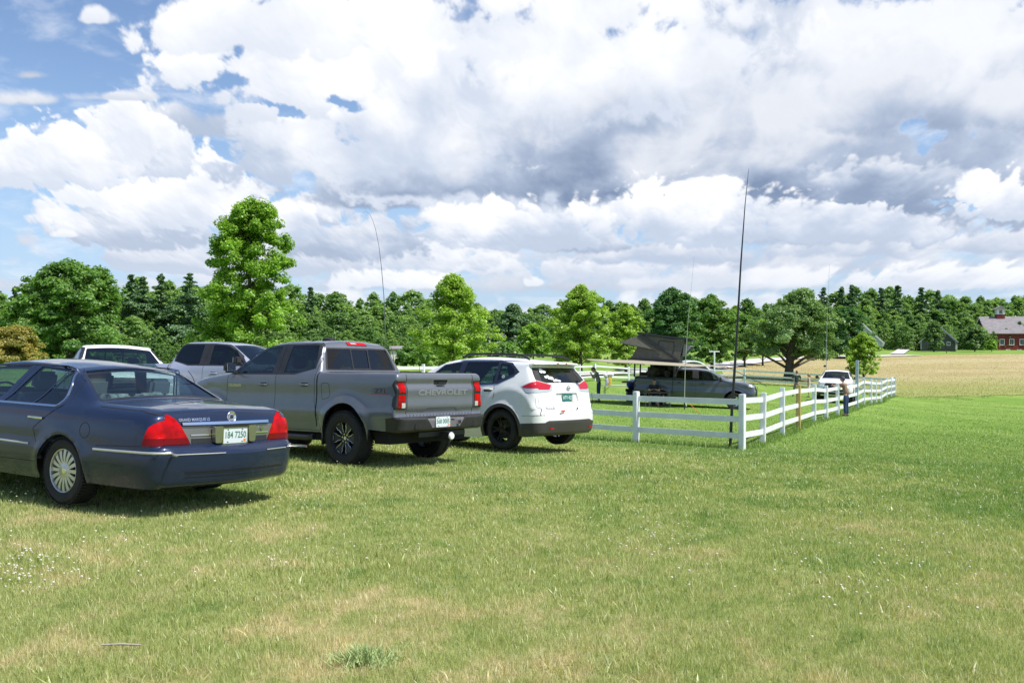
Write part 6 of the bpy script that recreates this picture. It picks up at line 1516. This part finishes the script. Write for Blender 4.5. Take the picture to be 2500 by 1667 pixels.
def grow(kind, h, w, seed, nl, size, base=.14, trunk_r=None, lean=0.0):
    """returns leaf arrays and limb tubes of one tree standing at the origin"""
    g = np.random.default_rng(seed); C = []; Rd = []; limbs = []
    tr = trunk_r or h*.018
    top = np.array((lean*h, g.normal(0, .02)*h, h*.97)); ax = lambda t: np.array((lean*h*t**1.3, 0, h*t))+np.array((math.sin(t*5+seed), math.cos(t*4+seed*2), 0))*h*.012*t
    prof = dict(maple=lambda t: float(np.interp(t, [0, .12, .3, .5, .72, .88, 1.0], [.72, 1.0, .96, .88, .80, .58, .22])), round=lambda t: math.sqrt(max(0, 1-(2*t-.85)**2*.72)), oval=lambda t: math.sqrt(max(0, 1-(2*t-.75)**2*.70)), spread=lambda t: max(.12, (1.0-.95*t**2.2))*(.70+.45*min(1, t*3.5)),
                pine=lambda t: (1-t)**.70*(.80+.34*math.sin(t*31+seed)*math.sin(t*13+seed*3)), bush=lambda t: math.sqrt(max(0, 1-t*t*.9)))[kind]
    ph = g.random(6)*6.28
    def env(t, a): return max(.06, prof(t))*w/2*(1+.13*math.sin(3*a+ph[0]+t*7)+.10*math.sin(5*a+ph[1]-t*11)+.10*math.sin(2*a+ph[2]+t*19))
    if kind == 'pine':
        nw = 19
        for q in range(nw):
            t = (q+.4)/nw; nb = 5
            for b in range(nb):
                a = 2*math.pi*b/nb+q*1.1+g.normal(0, .25); L = env(t, a)*g.uniform(.45, 1.25); z = min(.985, base+(1-base)*(t+g.normal(0, .022))); p0 = ax(z)
                p1 = np.array((p0[0]+math.cos(a)*L, p0[1]+math.sin(a)*L, p0[2]+L*.12+g.normal(0, .012)*h)); limbs.append((p0, (p0+p1)/2-np.array((0, 0, L*.06)), p1, tr*.16))
                for f in (.30, .58, .82, 1.0): C.append(p0*(1-f)+p1*f); Rd.append(max(.022*h, L*.24)*(1.15-.45*f)*g.uniform(.8, 1.2))
        for t in np.linspace(.9, 1, 4): C.append(ax(t)); Rd.append(.016*h)
    else:
        nc = dict(maple=420, round=270, oval=230, spread=240, bush=130)[kind]; base_r = {'bush': .11, 'maple': .060}.get(kind, .072)*(w*.65+h*.28)
        m = 0
        while m < nc:
            t = g.random()**(.85 if kind != 'spread' else .75); a = g.random()*6.283; e = env(t, a); f = g.random()**.50; z = base+(1-base)*t
            zc = h*z*.965; c = ax(z)+np.array((math.cos(a)*e*f*.93, math.sin(a)*e*f*.93, 0)); c[2] = zc+(0.10*e*(1-f) if kind != 'bush' else 0)
            gap = math.sin(c[0]*7.1/w*2+ph[3])*math.sin(c[1]*6.3/w*2+ph[4])*math.sin(c[2]*9.7/h*2+ph[5])
            if gap > .42 and f > .5: m += .4; continue
            C.append(c); Rd.append(base_r*g.uniform(.55, 1.15)*(1.05-.35*f)); m += 1
            if len(C) % 7 == 0:
                p0 = ax(max(base*.6, z-.20*(e/(w/2)))); limbs.append((p0, (p0+c)/2+np.array((0, 0, .05*e)), c, tr*(.42-.28*t)))
        for t in np.linspace(.80, 1, 4): C.append(ax(t)); Rd.append(base_r*.6)
    C = np.array(C); Rd = np.array(Rd); C[:, 2] = np.minimum(C[:, 2], h-Rd*.5); C[:, 2] = np.maximum(C[:, 2], Rd*.5)
    V, r1, r2 = leaves(C, Rd, nl, size, g, .58 if kind == 'pine' else (1.0 if kind == 'maple' else .80))
    V[..., 2] = np.maximum(V[..., 2], .05)
    return V, r1, r2, [ax(t) for t in (0, .1, .25, .45, .7, .95)], limbs, tr
def tree(label, cat_name, p, h, w, kind, lm, seed, nl, size, base=.14, bark=None, group=None, trunk_r=None, lean=0.0, fork=False):
    V, r1, r2, trunk, limbs, tr = grow(kind, h, w, seed, nl, size, base, trunk_r, lean)
    o = empty(cat_name, p, (0, 0, 0)); tag(o, label, 'bush' if 'bush' in cat_name or 'shrub' in cat_name else 'tree', group)
    n = len(V); k = np.arange(n)*4; me = mesh_np('crown', V.reshape(-1, 3), [np.stack([k, k+1, k+2, k+3], 1)], {'rnd': np.repeat(r1, 4), 'clump': np.repeat(r2, 4)}); link('crown', me, LM[lm], o)
    mb = MB(); rr = [tr*1.5, tr*1.05, tr*.92, tr*.7, tr*.4, tr*.08]; T = [Vector(q) for q in trunk]; T[0].z -= .25
    mb.tube(T, rr, 10)
    for a, b_, c_, r in limbs:
        if r > .012: mb.tube([Vector(a), Vector(b_), Vector(c_)], [r, r*.6, r*.2], 6)
    mb.build('trunk', bark or M_BARK, o, smooth=True); return o
def spot(px, d): x = (px-1250)/2200*d; return Vector((x, d, h1(x, d)))
def sized(px, d, ytop, wpx): p = spot(px, d); return p, EYE-(ytop-850)/2200*d-p.z, wpx/2200*d
def T(label, px, d, ytop, wpx, kind, lm, seed, nl, size, name='tree', **kw):
    p, h, w = sized(px, d, ytop, wpx); return tree(label, name, p, h, w, kind, lm, seed, nl, size, **kw)
T('tall bright green maple towering over the silver pickup, far above the treeline', 611, 60, 487, 262, 'maple', 'maple', 3, 117800, 0.140, 'maple_tree', base=.06, trunk_r=.20)
T('broad round dark green tree at the left end of the treeline', 176, 84, 640, 285, 'round', 'mid', 8, 68400, 0.238, 'broadleaf_tree', base=.05)
T('loose yellow-green maple with pale stems, above the bed of the dark grey pickup', 1108, 84, 674, 245, 'spread', 'bright', 12, 45600, 0.175, 'maple_tree', base=.05, bark=M_PALEBARK, trunk_r=.15)
T('yellow-green maple, larger of the two standing just left of the roof tent', 1418, 96, 698, 175, 'oval', 'bright', 17, 49400, 0.196, 'maple_tree', base=.10)
T('small yellow-green maple immediately behind the roof tent', 1528, 98, 742, 105, 'oval', 'bright', 23, 24700, 0.189, 'maple_tree', base=.12)
T('dark green maple with a pointed top rising right of the roof tent', 1640, 104, 704, 165, 'oval', 'dark', 29, 49400, 0.210, 'maple_tree', base=.08, trunk_r=.34)
T('mid green maple between the pointed dark maple and the black mast', 1738, 110, 720, 130, 'oval', 'mid', 31, 38000, 0.217, 'maple_tree', base=.10)
T('small round maple by the gravel road, first right of the black mast', 1818, 118, 768, 90, 'round', 'mid', 37, 19000, 0.217, 'maple_tree', base=.18)
T('small round maple by the gravel road, second right of the black mast', 1862, 122, 778, 72, 'round', 'maple', 38, 15200, 0.217, 'maple_tree', base=.2)
T('wide spreading old apple tree leaning over the hay field', 1925, 90, 712, 270, 'spread', 'grey', 41, 64600, 0.189, 'apple_tree', base=.20, trunk_r=.42, lean=.14)
T('small upright yellow-green tree standing in the hay field by the tall post', 2108, 84, 812, 92, 'oval', 'bright', 43, 20900, 0.140, 'young_tree', base=.22, trunk_r=.09)
T('bronze and yellow bush at the extreme left edge', 40, 58, 800, 150, 'bush', 'orange', 47, 30400, 0.112, 'bush')
T('light green feathery tree low in the middle of the treeline', 1302, 120, 792, 90, 'round', 'maple', 53, 17100, 0.210, 'broadleaf_tree')
T('dark green spreading pine low in the middle of the treeline', 1250, 128, 745, 130, 'spread', 'pine', 59, 26600, 0.231, 'pine_tree', base=.12)
T('dark broadleaf tree hiding the left half of the steep-roofed house', 2068, 150, 752, 125, 'round', 'dark', 60, 26600, 0.294, 'broadleaf_tree', base=.05)
T('round grey-green tree left of the brown gabled house', 2280, 205, 784, 50, 'round', 'grey', 61, 13300, 0.350, 'broadleaf_tree', base=.1)
T('round grey-green tree hiding the left corner of the red barn', 2380, 205, 794, 66, 'round', 'grey', 67, 15200, 0.350, 'broadleaf_tree', base=.12)
T('very small tree on the lawn before the red barn windows', 2421, 200, 830, 30, 'round', 'maple', 71, 4750, 0.294, 'young_tree', base=.2)
for i, (px, d, yt, w) in enumerate([(60, 118, 702, 50), (322, 120, 671, 75), (352, 124, 676, 70), (393, 122, 668, 62), (462, 120, 668, 80), (757, 150, 702, 40)]):
    T(['dark pine tip at the far left, left of the round tree', 'first of four dark pines between the round tree and the tall maple', 'second of four dark pines between the round tree and the tall maple', 'third of four dark pines between the round tree and the tall maple', 'dark pine touching the left side of the tall maple', 'small dark pine tip just right of the tall maple'][i],
      px, d, yt, w*1.9, 'pine', 'pine', 80+i, 20000, .27, 'pine_tree', base=.05, group='pines rising out of the treeline')
for i, (px, d, yt, w) in enumerate([(2012, 245, 702, 44), (2055, 250, 700, 40), (2078, 250, 696, 44), (2150, 255, 703, 42), (2192, 255, 698, 46), (2250, 258, 702, 40), (2292, 258, 708, 40)]):
    T(['pine at the left end of the row above the white-sided house', 'pine second from the left above the white-sided house', 'tallest pine above the white-sided house', 'pine just right of the white-sided house', 'pine above the top of the driveway', 'pine above the brown gabled house', 'pine between brown house and red barn, above both roofs'][i],
      px, d, yt, w*1.6, 'pine', 'pine', 95+i, 9000, .50, 'pine_tree', base=.05, group='pines rising out of the treeline')
# the wood behind: one mass
def wood():
    g = np.random.default_rng(21); protos = {}
    for j, (k, hh, ww) in enumerate([('round', 1, .75), ('oval', 1, .62), ('round', 1, .9), ('oval', 1, .7), ('pine', 1, .42), ('pine', 1, .5), ('maple', 1, .6)]):
        V, r1, r2, *_ = grow(k, 10*hh, 10*ww, 200+j, 6400, .36, .0); protos[j] = (V/10, r1, r2)
    VV = []; A = []; B = []
    prof_x = [-200, 0, 120, 280, 400, 480, 740, 900, 1020, 1100, 1200, 1300, 1420, 1500, 1600, 1700, 1800, 1900, 2000, 2100, 2300, 2450, 2700]
    prof_y = [714, 708, 688, 684, 686, 688, 710, 722, 716, 738, 752, 752, 742, 738, 728, 730, 738, 734, 716, 712, 716, 716, 712]
    prof_d = [118, 118, 120, 125, 128, 130, 155, 165, 175, 185, 190, 190, 190, 190, 195, 205, 220, 235, 252, 262, 268, 268, 268]
    tone = []
    for row in range(5):
        x = -260+row*13
        while x < 2760:
            yt = np.interp(x, prof_x, prof_y)+g.normal(0, 6); d = np.interp(x, prof_x, prof_d)*(1+.05*(1-row))+g.normal(0, 2)
            f = 1-row*.165*(1 if x < 1900 else .8); f *= g.uniform(.93, 1.05); p = spot(x, d)
            hgt = (EYE-(yt-850)/2200*d-p.z)*f
            if row >= 3: hgt *= g.uniform(.6, 1.1)
            j = int(g.choice([0, 1, 2, 3, 6, 4, 5], p=[.22, .2, .22, .18, .16, .01, .01] if row else [.22, .22, .18, .2, .14, .02, .02])); V, r1, r2 = protos[j]
            a = g.random()*6.28; c, s = math.cos(a), math.sin(a); Q = V*hgt*np.array((g.uniform(.9, 1.15),)*2+(1,))
            Q = np.stack([Q[..., 0]*c-Q[..., 1]*s, Q[..., 0]*s+Q[..., 1]*c, Q[..., 2]], -1)+np.array(p)
            Q = Q.astype(np.float32); VV.append(Q.reshape(-1, 3)); tn = g.uniform(-.24, .30)-(.35 if j in (4, 5) else 0)
            A.append(np.clip(r1*.6+.2+tn, 0, 1).astype(np.float32)); B.append(np.clip(r2*.5+.2+tn, 0, 1).astype(np.float32))
            x += hgt*np.interp(x, [0, 2500], [.36, .36])*2200/d*g.uniform(.7, 1.1)
    V = np.concatenate(VV); n = len(V)//4; k = np.arange(n)*4
    me = mesh_np('woodland', V, [np.stack([k, k+1, k+2, k+3], 1)], {'rnd': np.repeat(np.concatenate(A), 4), 'clump': np.repeat(np.concatenate(B), 4)})
    print('woodland leaves', n)
    return link('woodland', me, LM['wood'], None, kind='stuff', label='dense mixed green wood closing off the fields all along the horizon')
wood()
# low growth along the foot of the wood on the left
for i, (px, d, yt, w) in enumerate([(870, 92, 838, 120), (1010, 96, 846, 110), (1230, 100, 838, 130), (700, 80, 842, 90)]):
    T(['low green shrub under the left whip antenna', 'low green shrub behind the bed of the dark grey pickup', 'low green shrub behind the white SUV roof rails', 'low green shrub right of the tall maple foot'][i], px, d, yt, w, 'bush', 'mid', 130+i, 7000, .28, 'shrub', group='shrubs at the foot of the wood')

# ---------------------------------------------------------------- farm buildings on the rise
def gable(root, name, c, L, Wd, eave, ridge, rz, wallm, roofm, over=.5, trim=None):
    """long axis along local x, gable ends at +-L/2"""
    M = Matrix.Translation(c) @ Matrix.Rotation(rz, 4, 'Z'); h = Wd/2
    w = MB(); Mx = M @ Matrix(((0, 0, 1, 0), (1, 0, 0, 0), (0, 1, 0, 0), (0, 0, 0, 1)))
    w.prism([(-h, -.8), (h, -.8), (h, eave), (0, ridge-.12), (-h, eave)], -L/2, L/2, Mx); w.build('wall', wallm, root)
    sl = (ridge-eave)/h
    for s in (-1, 1):
        a, b = (0, ridge+.02), (s*(h+over), eave-over*sl+.02); n = Vector((s*sl, 1)).normalized()*.22
        r = MB().prism([a, b, (b[0]+n.x, b[1]+n.y), (a[0], a[1]+.26)], -L/2-over, L/2+over, Mx); r.build('roof', roofm, root)
    if trim is not None:
        for e in (-1, 1):
            for s in (-1, 1):
                MB().bar(M @ Vector((e*(L/2+over+.03), 0, ridge+.02)), M @ Vector((e*(L/2+over+.03), s*(h+over), eave-over*sl+.02)), .08, .30).build('barge_board', trim, root)
            for s in (-1, 1): MB().bar(M @ Vector((e*(L/2+.02), s*(h+.02), -.5)), M @ Vector((e*(L/2+.02), s*(h+.02), eave)), .28, .28, up=(1, 0, 0)).build('corner_board', trim, root)
        MB().bar(M @ Vector((-L/2, -h-.05, eave-.1)), M @ Vector((L/2, -h-.05, eave-.1)), .10, .35).build('eave_board', trim, root)
    return M
def win(root, M, x, y, z, w, h, trim, face=-1):
    o = empty('window'); o.parent = root
    f = MB(); [f.box(M @ Vector((x+dx, y, z+dz)), sz, M=M.to_3x3()) for dx, dz, sz in ((-w/2, 0, (.14, .12, h+.14)), (w/2, 0, (.14, .12, h+.14)), (0, h/2, (w, .12, .14)), (0, -h/2, (w, .12, .14)))]
    f.build('frame', trim, o); MB().box(M @ Vector((x, y+.02, z)), (w-.1, .06, h-.1), M=M.to_3x3()).build('pane', mat('far_window_glass', (.03, .04, .05), .1), o)
    MB().box(M @ Vector((x, y-.02, z)), (.05, .06, h-.1), M=M.to_3x3()).build('glazing_bar', trim, o)
M_BARNRED = mat('barn_red_boards', (.20, .030, .026), .8, var=.12, vscale=1.5); M_SHINGLE = mat('grey_shingles', (.235, .215, .225), .85, var=.14, vscale=1.2); M_TRIM = mat('white_trim', (.78, .78, .76), .6)
p = spot(2412, 228); br = empty('barn', p); tag(br, 'red barn with a long grey roof and white cupola at the right edge', 'barn')
bz = EYE-(857-850)/2200*228-p.z; rz = R(-12); Lb, Wb = 30, 11.5; ev = (857-813)/2200*228; rg = ev+ (813-776)/2200*233+.15
cc = Vector((math.cos(rz)*Lb/2-math.sin(rz)*Wb/2*1.0, math.sin(rz)*Lb/2+math.cos(rz)*Wb/2, bz))
Mb = gable(br, 'barn', cc, Lb, Wb, ev, rg, rz, M_BARNRED, M_SHINGLE, .45, M_TRIM)
for q in (2441, 2461, 2482): win(br, Mb, -Lb/2+(q-2412)/2200*232/math.cos(rz)*1.04, -Wb/2-.04, ev*.50, 1.0, 1.45, M_TRIM)
for q in (2455, 2479): MB().box(Mb @ Vector((-Lb/2+(q-2412)/2200*232/math.cos(rz), -Wb/2-.05, .25)), (1.0, .12, .35), M=Mb.to_3x3()).build('cellar_window', M_TRIM, br)
cu = empty('cupola'); cu.parent = br; cxm = -Lb/2+4.4
MB().box(Mb @ Vector((cxm, 0, rg+.25)), (1.9, 1.9, 1.1), M=Mb.to_3x3()).build('cupola_base', M_BARNRED, cu); MB().box(Mb @ Vector((cxm, 0, rg+1.45)), (1.8, 1.8, 1.4), M=Mb.to_3x3()).build('cupola_walls', M_TRIM, cu)
MB().box(Mb @ Vector((cxm, -.9, rg+1.45)), (.7, .1, .9), M=Mb.to_3x3()).build('cupola_louvre', mat('louvre_grey', (.16, .17, .16), .6), cu)
MB().prism([(-1.35, 0), (1.35, 0), (0, .85)], -1.3, 1.3, Mb @ Matrix.Translation((cxm, 0, rg+2.15)) @ Matrix(((1, 0, 0, 0), (0, 0, 1, 0), (0, 1, 0, 0), (0, 0, 0, 1)))).build('cupola_roof', M_SHINGLE, cu)
p = spot(2311, 214); hs_ = empty('house', p); tag(hs_, 'brown-grey gabled house with a chimney, between two grey-green trees', 'house')
bz = EYE-(848-850)/2200*214-p.z; Mh_ = gable(hs_, 'h', Vector((.6, 5, bz)), 12, 7.4, 1.5, 5.1, R(63), mat('weathered_boards', (.105, .105, .115), .85, var=.1, vscale=1), mat('slate_roof', (.22, .23, .24), .8), .4, mat('grey_green_trim', (.33, .37, .36), .7))
MB().box(Mh_ @ Vector((-4.6, .3, 5.2)), (.9, .9, 1.5), M=Mh_.to_3x3()).build('chimney', mat('dark_brick', (.06, .045, .05), .9), hs_)
for xx in (-2.2, .2): win(hs_, Matrix.Translation(Mh_ @ Vector((-6.1, xx, .9))) @ Matrix.Rotation(R(63-90), 4, 'Z'), 0, 0, 0, .7, .8, M_TRIM)
p = spot(2132, 202); af = empty('house', p); tag(af, 'pale blue-white steep-roofed house end with a small cupola, left of the driveway', 'house')
bz = EYE-(838-850)/2200*202-p.z; Ma = gable(af, 'a', Vector((-.3, 5, bz)), 11, 8.4, .25, 4.35, R(67), mat('pale_blue_boards', (.48, .52, .58), .7), mat('brown_shingles', (.20, .14, .12), .85), .35, M_TRIM)
MB().box(Ma @ Vector((-4.6, 0, 4.75)), (.5, .5, .8), M=Ma.to_3x3()).build('cupola', M_TRIM, af, bevel=.08)
MB().box(Ma @ Vector((-5.6, 1.6, 1.0)), (.1, .6, .8), M=Ma.to_3x3()).build('window', mat('far_window_glass', (.03, .04, .05), .1), af)
# far white farmhouse glimpsed through the trees
for lab, px, d, yb, w, hh in (('pale shed glimpsed through the trees above the white SUV roof', 1222, 150, 846, 4.5, 1.9), ('small white shed glimpsed under the trees behind the dark grey pickup', 968, 120, 864, 1.5, .8)):
    p = spot(px, d); sd = empty('shed', p); tag(sd, lab, 'shed'); gable(sd, 's', Vector((0, 0, EYE-(yb-850)/2200*d-p.z)), w, w*.7, hh*.7, hh, R(8), mat('pale_boards', (.62, .58, .54), .8), M_SHINGLE, .2)
for i, (px, yb, w, hh) in enumerate([(2158, 846, 22, 7), (2180, 840, 30, 9), (2176, 848, 34, 8), (2205, 841, 16, 6), (2268, 846, 26, 5)]):
    q = hit(px, yb+2); T(['clipped hedge in front of the steep-roofed house', 'rounded hedge right of the steep-roofed house', 'low hedge nearest the foot of the driveway', 'small round bush at the top of the driveway', 'low hedge before the brown gabled house'][i], px, q.y, yb-hh, w, 'bush', 'mid', 150+i, 1800, .42, 'hedge_bush', group='hedges round the farmyard')
q = hit(2277, 853); fb = empty('flower_bed', q); tag(fb, 'small mound of pink flowers on the farm lawn', 'flower bed')
V, F = lump((0, 0, .2), .8, 4, (1.3, 1, .5), .4); MB().add(V, F).build('blossom_mound', mat('pink_blossom', (.55, .13, .20), .8, var=.4, vscale=2), fb, smooth=True)
q = hit(2311, 862); mbx = empty('mailbox', q); tag(mbx, 'dark mailbox on a post at the edge of the hay field', 'mailbox'); MB().box((0, 0, .5), (.12, .12, 1.0)).build('post', M_BARK, mbx); MB().box((0, 0, 1.15), (.45, .6, .4)).build('box', M_BLACK, mbx, bevel=.08)

# ---------------------------------------------------------------- small things in the turf
def clover():
    g = np.random.default_rng(33); pts = []
    cl = [(30, 1210, 40, 18, 26), (60, 1400, 45, 30, 80), (250, 1380, 120, 40, 25), (700, 1195, 140, 25, 60), (680, 1390, 20, 8, 12), (1000, 1250, 200, 60, 50), (1600, 1320, 70, 35, 45), (1450, 1240, 120, 60, 25), (2300, 1180, 170, 50, 60), (2260, 1390, 150, 60, 45), (2000, 1430, 200, 60, 30), (1650, 1130, 200, 30, 30), (2100, 1250, 250, 90, 45), (1100, 1130, 200, 20, 40), (400, 1270, 250, 40, 40), (1800, 1130, 120, 14, 50), (500, 1330, 300, 60, 25)]
    for cx, cy, sx, sy, n in cl:
        for _ in range(n):
            px, py = g.normal(cx, sx), g.normal(cy, sy)
            if g.random() < .9 and -20 < px < 2520 and 1090 < py < 1650: pts.append(hit(px, py))
    V = []; F = []
    bm = bmesh.new(); bmesh.ops.create_icosphere(bm, subdivisions=1, radius=1); bv = [v.co.copy() for v in bm.verts]; bf = [tuple(v.index for v in f.verts) for f in bm.faces]; bm.free()
    for p in pts:
        n = len(V); r = g.uniform(.0065, .0105)*max(1, p.y/16); z = g.uniform(.05, .085)
        V += [tuple(p+Vector((v.x*r, v.y*r, v.z*r*.8+z))) for v in bv]; F += [tuple(i+n for i in f) for f in bf]
    me = bpy.data.meshes.new('clover_flowers'); me.from_pydata(V, [], F); link('clover_flowers', me, mat('clover_white', (.60, .56, .44), .8, var=.2, vscale=40), None, kind='stuff', label='scattered white clover heads in the lawn')
clover()
a, b_ = hit(248, 1588), hit(345, 1592)
st = MB().tube([Vector((0, 0, .03)), (b_-a)*.5+Vector((0, .004, .034)), (b_-a)+Vector((0, 0, .03))], [.006, .008, .005], 6).build('stick', mat('dead_wood', (.36, .31, .26), .8), None, smooth=True); st.location = a; tag(st, 'bleached dead stick lying in the grass at lower left', 'stick')
q = hit(892, 1625); wd = empty('weed_clump', q); tag(wd, 'pale blue-green feathery weed clump at the bottom of the lawn', 'weed')
g = np.random.default_rng(5); V = []; F = []
for k in range(900):
    an = g.random()*6.28; r = abs(g.normal(0, .075)); x, y = r*math.cos(an)*1.3, r*math.sin(an); L_ = g.uniform(.03, .075); dx, dy = g.normal(0, .03), g.normal(0, .03); z0_ = g.uniform(0, .05)*(1-r*3); n = len(V); wv = .0035; c, s = math.cos(an*3), math.sin(an*3)
    V += [(x-c*wv, y-s*wv, z0_), (x+c*wv, y+s*wv, z0_), (x+dx, y+dy, z0_+L_)]; F.append((n, n+1, n+2))
me = bpy.data.meshes.new('fronds'); me.from_pydata(V, [], F); wm = bpy.data.materials.new('weed_leaf'); wm.use_nodes = True; wm.node_tree.nodes['Principled BSDF'].inputs['Base Color'].default_value = (.40, .50, .20, 1); wm.node_tree.nodes['Principled BSDF'].inputs['Roughness'].default_value = .7; link('fronds', me, wm, wd)
